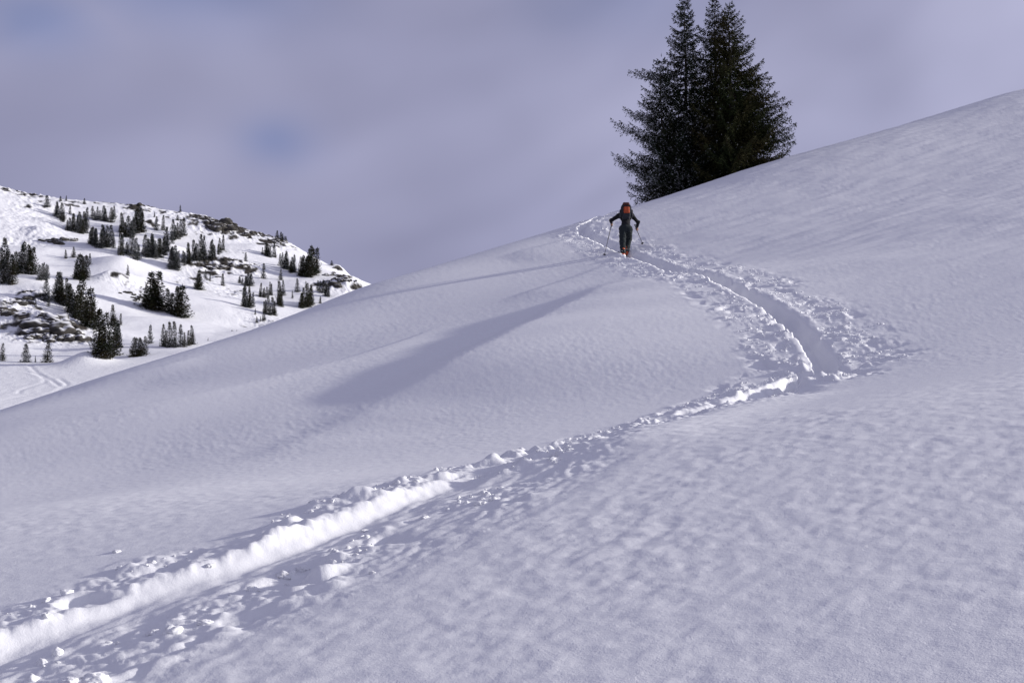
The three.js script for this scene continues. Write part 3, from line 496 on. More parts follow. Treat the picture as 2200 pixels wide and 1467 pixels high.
  for (const [zz, X, Y, h, kind, widen, label] of ALONE) smallSpruce(kind, ...zz(X, Y), h, label, undefined, widen, r() * 6.28);
}
// ---------------------------------------------------------------- rock outcrops of the hillside, boulder by boulder, with snow lying on their tops
{
  const rockMat = new THREE.MeshStandardMaterial({ name: 'rock', color: 0xffffff, vertexColors: true, roughness: 0.95 });
  const boulder = (seed, snowy) => {
    let g = new THREE.IcosahedronGeometry(1, 4); g.deleteAttribute('uv'); g.deleteAttribute('normal'); g = mergeVertices(g, 1e-4);
    const p = g.attributes.position, col = new Float32Array(p.count * 3);
    for (let i = 0; i < p.count; i++) {
      let x = p.getX(i), y = p.getY(i), z = p.getZ(i);
      const k = 1 + 0.34 * n3(x * 1.1 + seed, y * 1.1, z * 1.1) + 0.16 * n3(x * 2.7, y * 2.7 + seed, z * 2.7) - 0.18 * Math.abs(n3(x * 4.5 + seed, y * 7, z * 4.5));
      p.setXYZ(i, x * k, y * k, z * k);
    }
    g.computeVertexNormals();
    const N = g.attributes.normal;
    for (let i = 0; i < p.count; i++) {
      const x = p.getX(i), y = p.getY(i), z = p.getZ(i), s = sstep(0.6, 0.82, N.getY(i) + 0.3 * n3(x * 3 + seed, y * 3, z * 3) + snowy), c = rockTone(x * 2 + seed, y * 2, z * 2);
      col[i * 3] = lerp(c[0], 0.88, s); col[i * 3 + 1] = lerp(c[1], 0.885, s); col[i * 3 + 2] = lerp(c[2], 0.9, s);
    }
    g.setAttribute('color', new THREE.BufferAttribute(col, 3)); return g;
  };
  const kinds = []; for (let i = 0; i < 8; i++) kinds.push(boulder(i * 5.3 + 1, i < 4 ? 0.08 : -0.12));
  const r = rng(909);
  // [photo x, y of the middle, half width, half height (photo pixels), boulders, snowy 0 / 1, label]
  const LIST = [
    [...z1(330, 1130), 44, 20, 16, 1, 'big dark rock outcrop streaked with snow at the left of the hillside'],
    [...z1(520, 1210), 26, 14, 9, 1, 'lower right end of the big snow-streaked outcrop, above the bench spruces'],
    [...z1(300, 1205), 28, 11, 8, 1, 'lower ledge of the big outcrop, just above the bench'],
    [...z1(185, 940), 11, 8, 5, 0, 'brown bare rock face on the left, above the big outcrop'],
    [...z1(215, 870), 12, 4, 4, 1, 'narrow dark rock band above the brown rock face'],
    [...z1(30, 1010), 16, 12, 6, 0, 'black rock wall cut off by the left edge'],
    [...z1(70, 945), 11, 4, 4, 1, 'small dark rock above the black wall at the left edge'],
    [...z1(150, 1015), 9, 3, 3, 0, 'flat dark stone below the brown rock face'],
    [...z1(450, 485), 18, 8, 7, 0, 'dark rock hummock beside the slide, under a snow cap'],
    [...z1(545, 470), 7, 5, 4, 1, 'small snow-capped rock at the right end of the dark hummock'],
    [...z1(340, 480), 10, 4, 5, 1, 'stones at the left end of the dark hummock by the slide'],
    [...z1(1090, 215), 16, 4, 7, 0, 'dark rock crest on the skyline of the ridge'],
    [...z1(985, 212), 9, 2, 3, 0, 'low rock on the skyline left of the rock crest'],
    [...z1(915, 872), 6, 4, 2, 0, 'left of the three dark rocks in the knoll hollow'],
    [...z1(975, 876), 7, 5, 3, 0, 'middle one of the three dark rocks in the knoll hollow'],
    [...z1(1020, 915), 9, 6, 4, 0, 'right, largest of the three dark rocks in the knoll hollow'],
    [...z2(290, 265), 22, 11, 10, 0, 'large brown rock below the skyline of the right ridge'],
    [...z2(180, 220), 14, 4, 6, 1, 'flat dark rocks left of the large brown ridge rock'],
    [...z2(100, 185), 10, 4, 4, 0, 'dark rock just under the skyline, farthest left of the ridge rocks'],
    [...z2(510, 325), 12, 6, 5, 0, 'dark rock right of the large brown ridge rock'],
    [...z2(590, 335), 9, 3, 4, 1, 'flat rock right of the dark ridge rock'],
    [...z2(640, 285), 9, 3, 5, 0, 'rocks on the descending skyline of the ridge'],
    [...z2(540, 245), 6, 3, 2, 0, 'small rock standing up on the descending skyline'],
    [...z2(770, 385), 14, 4, 7, 1, 'rocks under the ridge spruces at the right'],
    [...z2(250, 600), 16, 7, 8, 1, 'speckled rocks half buried in snow below the belt end'],
    [...z2(480, 585), 11, 5, 5, 1, 'speckled rocks right of the half-buried ones'],
    [...z2(370, 590), 7, 4, 3, 0, 'dark stone between the two speckled rock fields'],
    [...z2(250, 680), 8, 3, 3, 1, 'flat stone below the speckled rocks'],
    [...z2(425, 800), 6, 3, 2, 0, 'dark stone at the foot of the middle clump of spruces'],
    [...z2(1210, 755), 12, 8, 5, 0, 'brown rock at the far right above the near hill'],
    [...z2(1200, 655), 16, 5, 7, 1, 'snow-speckled rocks below the cornice at the far right'],
    [...z2(1290, 700), 10, 6, 5, 1, 'speckled rock slope left of the last snow dome'],
    [...z2(1380, 715), 9, 3, 4, 0, 'dark stones along the top of the last snow dome'],
    [...z2(1240, 600), 5, 5, 3, 0, 'narrow rock in the hollow under the cornice'],
    [...z2(400, 1125), 6, 2, 2, 0, 'dark stone low on the open snow near the near hill'],
  ];
  for (const [px, py, hw, hh, n, snowy, label] of LIST) {
    let c = null; for (let k = 0; k < 24 && !c; k += 2) c = farAt(px, py + k); if (!c) continue;
    const m = -c[2] / F, t = thing('rock_outcrop', c[0], far(c[0], c[2]), c[2], label, 'rock');
    for (let i = 0; i < n; i++) {
      const u = n === 1 ? 0 : (i / (n - 1) - 0.5) * 1.8 + (r() - 0.5) * 0.4, v = (r() - 0.5) * 1.3;
      const q = farAt(px + u * hw, py + v * hh); if (!q) continue;
      const s = Math.max(hh * 0.62, 0.16 * hw) * m * (0.7 + 0.5 * r()) * 1.45;
      const b = mesh('boulder', kinds[(snowy ? 0 : 4) + Math.floor(r() * 4)], rockMat, t);
      b.position.set(q[0] - c[0], far(q[0], q[2]) - t.position.y - 0.18 * s, q[2] - c[2]); b.rotation.y = r() * 6.28; b.scale.set(s * (1.2 + 0.7 * r()), s * (0.75 + 0.3 * r()), s * (1.1 + 0.5 * r()));
    }
  }
}
// ---------------------------------------------------------------- smooth solids from joints: distance to tapered capsules, meshed with surface nets
function capsules(list, k) {                                         // [[a, b, ra, rb], ...]
  return (x, y, z) => {
    let d = 1e9;
    for (const [a, b, ra, rb] of list) {
      const bx = b[0] - a[0], by = b[1] - a[1], bz = b[2] - a[2], px = x - a[0], py = y - a[1], pz = z - a[2];
      const t = clamp((px * bx + py * by + pz * bz) / (bx * bx + by * by + bz * bz + 1e-12), 0, 1);
      const q = Math.hypot(px - bx * t, py - by * t, pz - bz * t) - lerp(ra, rb, t);
      const h = clamp(0.5 + 0.5 * (d - q) / k, 0, 1); d = d === 1e9 ? q : lerp(d, q, h) - k * h * (1 - h);
    }
    return d;
  };
}
function solid(f, lo, hi, cell) {
  const n = [0, 1, 2].map((i) => Math.ceil((hi[i] - lo[i]) / cell) + 1), [nx, ny, nz] = n, v = new Float32Array(nx * ny * nz);
  for (let k = 0, o = 0; k < nz; k++) for (let j = 0; j < ny; j++) for (let i = 0; i < nx; i++, o++) v[o] = f(lo[0] + i * cell, lo[1] + j * cell, lo[2] + k * cell);
  const at3 = (i, j, k) => (k * ny + j) * nx + i, id = new Int32Array(nx * ny * nz).fill(-1), pos = [], idx = [];
  for (let k = 0; k < nz - 1; k++) for (let j = 0; j < ny - 1; j++) for (let i = 0; i < nx - 1; i++) {
    let sx = 0, sy = 0, sz = 0, c = 0;
    const E = (a, b) => { const va = v[at3(i + a[0], j + a[1], k + a[2])], vb = v[at3(i + b[0], j + b[1], k + b[2])]; if ((va < 0) !== (vb < 0)) { const t = va / (va - vb); sx += lerp(a[0], b[0], t); sy += lerp(a[1], b[1], t); sz += lerp(a[2], b[2], t); c++; } };
    for (const p of [0, 1]) for (const q of [0, 1]) { E([0, p, q], [1, p, q]); E([p, 0, q], [p, 1, q]); E([p, q, 0], [p, q, 1]); }
    if (c) { id[at3(i, j, k)] = pos.length / 3; pos.push(lo[0] + (i + sx / c) * cell, lo[1] + (j + sy / c) * cell, lo[2] + (k + sz / c) * cell); }
  }
  const quad = (a, b, c, d, flip) => { if (a < 0 || b < 0 || c < 0 || d < 0) return; flip ? idx.push(a, c, b, a, d, c) : idx.push(a, b, c, a, c, d); };
  for (let k = 1; k < nz - 1; k++) for (let j = 1; j < ny - 1; j++) for (let i = 1; i < nx - 1; i++) {
    const s = v[at3(i, j, k)] < 0;
    if (s !== v[at3(i + 1, j, k)] < 0) quad(id[at3(i, j - 1, k - 1)], id[at3(i, j, k - 1)], id[at3(i, j, k)], id[at3(i, j - 1, k)], !s);
    if (s !== v[at3(i, j + 1, k)] < 0) quad(id[at3(i - 1, j, k - 1)], id[at3(i - 1, j, k)], id[at3(i, j, k)], id[at3(i, j, k - 1)], !s);
    if (s !== v[at3(i, j, k + 1)] < 0) quad(id[at3(i - 1, j - 1, k)], id[at3(i, j - 1, k)], id[at3(i, j, k)], id[at3(i - 1, j, k)], !s);
  }
  const g = new THREE.BufferGeometry(); g.setAttribute('position', new THREE.Float32BufferAttribute(pos, 3)); g.setIndex(idx); g.computeVertexNormals(); return g;
}
{
  const mat = (name, r, g, b, rough = 0.85) => new THREE.MeshStandardMaterial({ name, color: new THREE.Color(r, g, b), roughness: rough, side: THREE.DoubleSide });
  const skin = mat('skin', 0.36, 0.20, 0.14, 0.6), black = mat('jacket cloth', 0.006, 0.006, 0.009, 0.95), slate = mat('trouser cloth', 0.011, 0.017, 0.019, 0.95), dark = mat('pack cloth', 0.018, 0.020, 0.027), orange = mat('orange nylon', 0.42, 0.065, 0.014, 0.7), rust = mat('lid nylon', 0.075, 0.018, 0.013, 0.8);
  const bootM = mat('boot shell', 0.72, 0.13, 0.03, 0.45), buckleM = mat('light plastic', 0.5, 0.48, 0.45, 0.5), blackP = mat('black plastic', 0.012, 0.012, 0.013, 0.5), metal = mat('pole metal', 0.06, 0.056, 0.055, 0.5), skiTop = mat('ski topsheet', 0.045, 0.05, 0.06, 0.45), skinBase = mat('climbing skin', 0.16, 0.06, 0.03, 0.95), hairM = mat('hair', 0.03, 0.02, 0.015), hatM = mat('hat', 0.02, 0.02, 0.022, 0.95);
  // the figure stands in the track; x to the right of the photo, z away is negative
  const S = 1.14, [fx, fz] = onHill(1347, 542, 20), ft = TRACK.near(fx, fz, 3), bi = ft[3];
  const ox = TRACK.X[bi], oz = TRACK.Z[bi], oy = hill(ox, oz) + 0.035;
  const hx = TRACK.X[bi + 12] - TRACK.X[bi - 12], hz = TRACK.Z[bi + 12] - TRACK.Z[bi - 12], hl = Math.hypot(hx, hz), dir = [hx / hl, hz / hl];
  const slope = (ground(ox + dir[0], oz + dir[1]) - ground(ox - dir[0], oz - dir[1])) / 2, turn = Math.atan2(-dir[0], -dir[1]);
  const W = (x, y, z) => [ox + x, oy + y, oz + z];
  const J = { hipL: [-0.06, 0.95, -0.04], hipR: [0.13, 0.95, -0.06], kneeL: [-0.075, 0.53, -0.08], kneeR: [0.17, 0.70, -0.40], ankL: [-0.06, 0.13, 0.05], ankR: [0.07, 0.24, -0.27], pel: [0.035, 1.0, -0.05], waist: [0.045, 1.14, -0.12], chest: [0.055, 1.36, -0.26], neck: [0.055, 1.53, -0.37], head: [0.05, 1.665, -0.45], shL: [-0.145, 1.45, -0.32], shR: [0.255, 1.45, -0.32], elL: [-0.415, 1.30, -0.40], elR: [0.47, 1.24, -0.40], haL: [-0.385, 1.185, -0.58], haR: [0.455, 0.985, -0.52], toeL: [-0.085, 0.06, -0.16], toeR: [0.06, 0.165, -0.48] };
  const person = thing('person', ox, oy, oz, 'person in black jacket climbing on skis with an orange-panelled backpack, seen from behind', 'person');
  person.scale.setScalar(S);
  // poles: the tips stand on the snow where the ground is
  const groundAt = (px, py) => { for (let d = 30; d < 60; d += 0.03) { const p = at(px, py, d); if (hill(p[0], p[2]) > p[1]) return p; } };
  const tipL = groundAt(1298.4, 548.6).map((v, i) => (v - [ox, oy, oz][i]) / S), tipR = groundAt(1381, 524).map((v, i) => (v - [ox, oy, oz][i]) / S);
  const V = (a) => new THREE.Vector3(...a), sub = (a, b) => V(a).sub(V(b));
  // a hand closed round a pole: palm, four unequal fingers bent round the grip, thumb across from the side
  const handParts = (c, axis, wrist, mirror) => {
    const A = axis.clone().normalize(), out = sub(wrist, c); out.addScaledVector(A, -out.dot(A)).normalize(); const S = A.clone().cross(out).multiplyScalar(mirror);
    const P = (ang, rad, al) => { const t = THREE.MathUtils.degToRad(ang), v = V(c).addScaledVector(out, Math.cos(t) * rad).addScaledVector(S, Math.sin(t) * rad).addScaledVector(A, al); return [v.x, v.y, v.z]; };
    const list = [];
    for (let i = 0; i < 4; i++) { const al = 0.032 - i * 0.021, k = [0.93, 1, 0.96, 0.8][i], r0 = 0.0095 * [1, 1, 0.97, 0.85][i]; const q = [P(20, 0.034, al), P(85 * k, 0.031, al - 0.001), P(150 * k, 0.027, al - 0.003), P(215 * k, 0.024, al - 0.005)]; for (let j = 0; j < 3; j++) list.push([q[j], q[j + 1], r0 * (1 - 0.08 * j), r0 * (0.92 - 0.08 * j)]); }
    list.push([P(-15, 0.036, -0.03), P(-15, 0.036, 0.03), 0.017, 0.018], [P(15, 0.037, -0.028), P(15, 0.037, 0.028), 0.015, 0.016]);                                  // palm
    const th = [P(-30, 0.037, 0.012), P(-80, 0.034, 0.036), P(-140, 0.028, 0.044), P(-195, 0.026, 0.036)]; for (let j = 0; j < 3; j++) list.push([th[j], th[j + 1], 0.0125 - 0.0012 * j, 0.0112 - 0.0012 * j]);
    list.push([P(0, 0.04, 0), wrist, 0.022, 0.026]);
    return list;
  };
  const gripDirL = sub(J.haL, tipL).normalize(), gripDirR = sub([0.355, 1.165, -0.40], tipR).normalize();
  J.haR = V(tipR).addScaledVector(gripDirR, V([0.355, 1.165, -0.40]).distanceTo(V(tipR)) - 0.21).toArray();
  const wr = (e, h) => { const v = sub(e, h).normalize().multiplyScalar(0.085); return [h[0] + v.x, h[1] + v.y, h[2] + v.z]; };
  const wL = wr(J.elL, J.haL), wR = wr(J.elR, J.haR);
  const fingersL = handParts(J.haL, gripDirL, wL, 1), fingersR = handParts(J.haR, gripDirR, wR, -1);
  const limbsOf = (g) => [[J.hipL, J.kneeL, 0.085 * g, 0.058 * g], [J.kneeL, J.ankL, 0.056 * g, 0.042 * g], [J.hipR, J.kneeR, 0.085 * g, 0.058 * g], [J.kneeR, J.ankR, 0.056 * g, 0.042 * g]];
  const torso = (g) => [[[J.pel[0] - 0.06, J.pel[1], J.pel[2]], [J.pel[0] + 0.06, J.pel[1], J.pel[2]], 0.10 * g, 0.10 * g], [J.pel, J.waist, 0.115 * g, 0.11 * g], [J.waist, J.chest, 0.12 * g, 0.14 * g], [[J.chest[0] - 0.09, J.chest[1] + 0.03, J.chest[2]], [J.chest[0] + 0.09, J.chest[1] + 0.03, J.chest[2]], 0.10 * g, 0.10 * g], [J.chest, J.neck, 0.11 * g, 0.055 * g]];
  const arms = (g, cut) => [[J.shL, J.elL, 0.055 * g, 0.043 * g], [J.elL, wL, 0.042 * g, 0.029 * g], [J.shR, J.elR, 0.055 * g, 0.043 * g], [J.elR, wR, 0.042 * g, 0.029 * g], [[J.chest[0] - 0.1, J.chest[1] + 0.06, J.chest[2]], J.shL, 0.075 * g, 0.058 * g], [[J.chest[0] + 0.1, J.chest[1] + 0.06, J.chest[2]], J.shR, 0.075 * g, 0.058 * g]];
  const h = J.head, headL = [[[h[0], h[1] + 0.02, h[2] + 0.02], [h[0], h[1] + 0.02, h[2] - 0.02], 0.078, 0.078], [[h[0], h[1], h[2]], [h[0], h[1] - 0.06, h[2] - 0.045], 0.07, 0.042], [[h[0], h[1] - 0.01, h[2] - 0.085], [h[0], h[1] - 0.035, h[2] - 0.108], 0.011, 0.015], [[h[0] - 0.077, h[1] + 0.0, h[2] + 0.005], [h[0] - 0.082, h[1] - 0.03, h[2]], 0.012, 0.008], [[h[0] + 0.077, h[1], h[2] + 0.005], [h[0] + 0.082, h[1] - 0.03, h[2]], 0.012, 0.008], [[h[0] - 0.018, h[1] - 0.063, h[2] - 0.083], [h[0] + 0.018, h[1] - 0.063, h[2] - 0.083], 0.008, 0.008], [J.neck, [h[0], h[1] - 0.04, h[2] + 0.02], 0.052, 0.05]];
  const feet = [[J.ankL, J.toeL, 0.05, 0.035], [J.ankR, J.toeR, 0.05, 0.035]];
  const whole = capsules([...torso(0.92), ...arms(0.9), ...limbsOf(0.9), ...feet], 0.035), headF = capsules(headL, 0.016);
  const body = mesh('body', mergeGeometries([solid((x, y, z) => whole(x, y, z), [-0.6, -0.05, -0.8], [0.65, 1.62, 0.2], 0.016), solid(headF, [h[0] - 0.13, h[1] - 0.18, h[2] - 0.16], [h[0] + 0.13, h[1] + 0.13, h[2] + 0.14], 0.005),
    ...[[fingersL, J.haL], [fingersR, J.haR]].map(([l, c]) => solid(capsules(l, 0.006), c.map((v) => v - 0.14), c.map((v) => v + 0.14), 0.004))]), skin, person);
  for (const s of [-1, 1]) { const e = mesh('eye', new THREE.SphereGeometry(0.012, 10, 8), blackP, body); e.position.set(h[0] + s * 0.03, h[1] + 0.002, h[2] - 0.076); }
  const fold = (x, y, z, k) => k * n3(x * 11, y * 16, z * 11) + k * 0.6 * Math.sin(y * 42 + 6 * n3(x * 6, y * 6, z * 6));
  const jf = capsules([...torso(1.13), ...arms(1.32)], 0.045);
  mesh('jacket', solid((x, y, z) => Math.max(jf(x, y, z) + fold(x, y, z, 0.008), 1.085 + 0.02 * n2(x * 9, z * 9) - y - 3 * Math.max(0, Math.abs(x - 0.05) - 0.2), (y - 1.53)), [-0.62, 0.9, -0.8], [0.66, 1.62, 0.15], 0.013), black, person);
  const tf = capsules([...limbsOf(1.42).map(([a, b, ra, rb], i) => [a, b, ra * (i % 2 ? 1.22 : 1.08), rb * (i % 2 ? 1.5 : 1.14)]), ...torso(1.14).slice(0, 2)], 0.04);
  mesh('trousers', solid((x, y, z) => Math.max(tf(x, y, z) + fold(x, y, z, 0.010), y - 1.11, Math.max(0.14, z < -0.17 ? 0.25 : 0.14) + 0.01 * n2(x * 20, z * 20) - y), [-0.35, 0.08, -0.62], [0.42, 1.2, 0.22], 0.013), slate, person);
  mesh('hat', solid((x, y, z) => Math.max(Math.hypot(x - h[0], (y - h[1] - 0.03) * 0.95, z - h[2]) - 0.105 + 0.004 * Math.sin(y * 300), h[1] + 0.012 - y), [h[0] - 0.14, h[1] - 0.03, h[2] - 0.14], [h[0] + 0.14, h[1] + 0.17, h[2] + 0.14], 0.007), hatM, person);
  mesh('hair', solid(capsules([[[h[0] - 0.04, h[1] - 0.03, h[2] + 0.07], [h[0] + 0.04, h[1] - 0.03, h[2] + 0.07], 0.028, 0.028]], 0.01), [h[0] - 0.1, h[1] - 0.1, h[2]], [h[0] + 0.1, h[1] + 0.05, h[2] + 0.13], 0.007), hairM, person);
  for (const [ank, toe] of [[J.ankL, J.toeL], [J.ankR, J.toeR]]) {
    const heel = [ank[0], toe[1] - 0.005, ank[2] + 0.045];
    const b = mesh('boot', solid((x, y, z) => Math.max(capsules([[heel, toe, 0.052, 0.05], [[ank[0], ank[1] - 0.03, ank[2] + 0.02], [ank[0], ank[1] + 0.14, ank[2] - 0.005], 0.056, 0.06]], 0.03)(x, y, z), toe[1] - 0.045 - y), [ank[0] - 0.11, toe[1] - 0.07, toe[2] - 0.08], [ank[0] + 0.11, ank[1] + 0.22, ank[2] + 0.13], 0.008), bootM, person);
    const sole = mesh('sole', new THREE.BoxGeometry(0.09, 0.022, Math.abs(toe[2] - heel[2]) + 0.1, 2, 1, 4), blackP, b); sole.position.set((toe[0] + heel[0]) / 2, toe[1] - 0.056, (toe[2] + heel[2]) / 2);
    for (const k of [0.02, 0.08]) { const bk = mesh('buckle', new THREE.BoxGeometry(0.125, 0.016, 0.03), buckleM, b); bk.position.set(ank[0], ank[1] + k, ank[2] + 0.055); }
    const cuff = mesh('cuff', new THREE.TorusGeometry(0.058, 0.014, 8, 18), blackP, b); cuff.rotation.x = Math.PI / 2; cuff.position.set(ank[0], ank[1] + 0.135, ank[2]);
  }
  // backpack
  const box = (x, y, z, c, s, r) => { const dx = Math.abs(x - c[0]) - s[0] + r, dy = Math.abs(y - c[1]) - s[1] + r, dz = Math.abs(z - c[2]) - s[2] + r; return Math.hypot(Math.max(dx, 0), Math.max(dy, 0), Math.max(dz, 0)) + Math.min(0, Math.max(dx, dy, dz)) - r; };
  const pc = [0.055, 1.525, -0.095], pack = thing('backpack', ox + pc[0] * S, oy + pc[1] * S, oz + pc[2] * S, 'dark grey backpack with orange panel and rust red lid on the person', 'backpack');
  pack.rotation.x = -0.36; pack.scale.setScalar(S);                                            // leans forward with the back
  mesh('bag', solid((x, y, z) => box(x, y + 0.015, z, [0, 0, 0], [0.175 - 0.05 * sstep(0.0, -0.26, y) - 0.02 * sstep(0.1, 0.26, y), 0.25, 0.12], 0.07) + 0.006 * n3(x * 16, y * 12, z * 16), [-0.25, -0.33, -0.2], [0.25, 0.3, 0.2], 0.014), dark, pack);
  mesh('lid', solid((x, y, z) => box(x, y, z, [0, 0.235, 0.03], [0.112, 0.058, 0.125], 0.05) + 0.004 * n3(x * 18, y * 18, z * 18), [-0.2, 0.1, -0.2], [0.2, 0.36, 0.24], 0.012), rust, pack);
  mesh('front_panel', solid((x, y, z) => box(x, y, z, [0.006, 0.0, 0.112], [0.10, 0.125, 0.045], 0.04) + 0.003 * n3(x * 20, y * 14, z * 20), [-0.16, -0.14, 0.03], [0.17, 0.21, 0.2], 0.01), orange, pack);
  mesh('pouch', solid((x, y, z) => box(x, y, z, [0.005, -0.165, 0.085], [0.115, 0.06, 0.05], 0.035), [-0.16, -0.26, 0.0], [0.17, -0.08, 0.17], 0.012), dark, pack);
  for (const s of [-1, 1]) {
    mesh('side_pocket', solid((x, y, z) => box(x, y, z, [s * 0.175, -0.07, 0.02], [0.042, 0.12, 0.075], 0.035) + 0.005 * n3(x * 20, y * 15, z * 20), [s * 0.175 - 0.08, -0.22, -0.1], [s * 0.175 + 0.08, 0.08, 0.14], 0.012), dark, pack);
    const st = mesh('compression_strap', new THREE.BoxGeometry(0.016, 0.36, 0.008, 1, 6, 1), blackP, pack); st.position.set(s * 0.122, 0.03, 0.135);
    const sh = mesh('shoulder_strap', new THREE.TubeGeometry(new THREE.CatmullRomCurve3([[0.09, 0.17, -0.08], [0.1, 0.22, -0.17], [0.11, 0.15, -0.29], [0.12, 0, -0.32], [0.14, -0.14, -0.24], [0.14, -0.2, -0.1]].map(([x, y, z]) => new THREE.Vector3(s * x, y, z))), 24, 0.019, 6), dark, pack);
  }
  const strap = mesh('lid_strap', new THREE.BoxGeometry(0.23, 0.014, 0.008, 6, 1, 1), blackP, pack); strap.position.set(0.005, 0.12, 0.158);
  // poles
  const pole = (tip, hand, over, label) => {
    const g = thing('ski_pole', ox + tip[0] * S, oy + tip[1] * S, oz + tip[2] * S, label, 'ski pole', 'ski poles held by the person'), d = sub(hand, tip), L = d.length() + over; g.scale.setScalar(S); g.quaternion.setFromUnitVectors(new THREE.Vector3(0, 1, 0), d.normalize());
    const cyl = (n, r0, r1, y0, y1, m, s = 10) => { const c = mesh(n, new THREE.CylinderGeometry(r1, r0, y1 - y0, s), m, g); c.position.y = (y0 + y1) / 2; return c; };
    cyl('spike', 0.003, 0.006, -0.06, 0.02, metal); cyl('lower_shaft', 0.008, 0.0095, 0.02, L * 0.52, metal); cyl('upper_shaft', 0.0115, 0.012, L * 0.50, L - 0.16, blackP); cyl('lock', 0.015, 0.015, L * 0.49, L * 0.535, blackP);
    const bk = mesh('basket', new THREE.LatheGeometry([[0.008, 0.02], [0.03, 0.008], [0.047, 0.0], [0.047, 0.006], [0.03, 0.016], [0.008, 0.03]].map(([x, y]) => new THREE.Vector2(x, y)), 16), blackP, g); bk.position.y = 0.03;
    mesh('grip', new THREE.LatheGeometry([[0.011, 0], [0.016, 0.02], [0.0145, 0.06], [0.0155, 0.1], [0.014, 0.13], [0.023, 0.155], [0.022, 0.172], [0.0, 0.18]].map(([x, y]) => new THREE.Vector2(x, y)), 14), blackP, g).position.y = L - 0.18;
    const loop = mesh('wrist_strap', new THREE.TorusGeometry(0.05, 0.005, 6, 18), blackP, g); loop.position.set(0.02, L - 0.06, 0.045); loop.rotation.set(0.4, 1.2, 0); loop.scale.y = 1.5;
  };
  pole(tipL, J.haL, 0.055, 'ski pole planted left of the person, almost upright'); pole(tipR, J.haR, 0.21, 'ski pole slanting out to the right of the person');
  // skis under the boots, pointing up the track
  const ski = (off, fwd, label, lift, parent) => {
    const n = 28, w = (t) => 0.052 - 0.012 * Math.sin(Math.PI * t) - (t > 0.93 ? ((t - 0.93) / 0.07) ** 2 * 0.04 : 0) - (t < 0.03 ? ((0.03 - t) / 0.03) ** 2 * 0.02 : 0), yy = (t) => (t > 0.86 ? ((t - 0.86) / 0.14) ** 2 * 0.11 : 0), p = [], ix = [];
    for (let i = 0; i <= n; i++) { const t = i / n, z = -(t - 0.45) * 1.72; for (const [sx, sy] of [[-1, 0], [1, 0], [1, 1], [-1, 1]]) p.push(sx * w(t) * (sy ? 0.93 : 1), yy(t) + sy * 0.016, z); }
    for (let i = 0; i < n; i++) for (let k = 0; k < 4; k++) { const a = i * 4 + k, b = i * 4 + (k + 1) % 4; ix.push(a, b, a + 4, b, b + 4, a + 4); }
    ix.push(0, 2, 1, 0, 3, 2); const e = n * 4; ix.push(e, e + 1, e + 2, e, e + 2, e + 3);
    const g0 = new THREE.BufferGeometry(); g0.setAttribute('position', new THREE.Float32BufferAttribute(p, 3)); g0.setIndex(ix); const g1 = g0.toNonIndexed(); g1.computeVertexNormals();
    const side = [-dir[1], dir[0]];                                   // to the right of travel
    const x = ox + side[0] * off + dir[0] * fwd, z = oz + side[1] * off + dir[1] * fwd;
    const s = thing('ski', x, oy + slope * fwd - 0.012, z, label, 'ski', 'skis under the person'); s.rotation.set(Math.atan(slope), turn, 0, 'YXZ');
    mesh('ski_body', g1, skiTop, s); const sk = mesh('climbing_skin', new THREE.BoxGeometry(0.07, 0.005, 1.35), skinBase, s); sk.position.set(0, -0.004, 0.05);
    const toe = mesh('toe_piece', new THREE.BoxGeometry(0.075, 0.03, 0.09), blackP, s); toe.position.set(0, 0.031, -0.2); const hl2 = mesh('heel_piece', new THREE.CylinderGeometry(0.028, 0.034, 0.05, 12), buckleM, s); hl2.position.set(0, 0.041, 0.14);
  };
  ski(-0.10, 0.12, 'left ski under the rear orange boot of the person'); ski(0.10, 0.42, 'right ski slid forward under the front orange boot of the person');
}
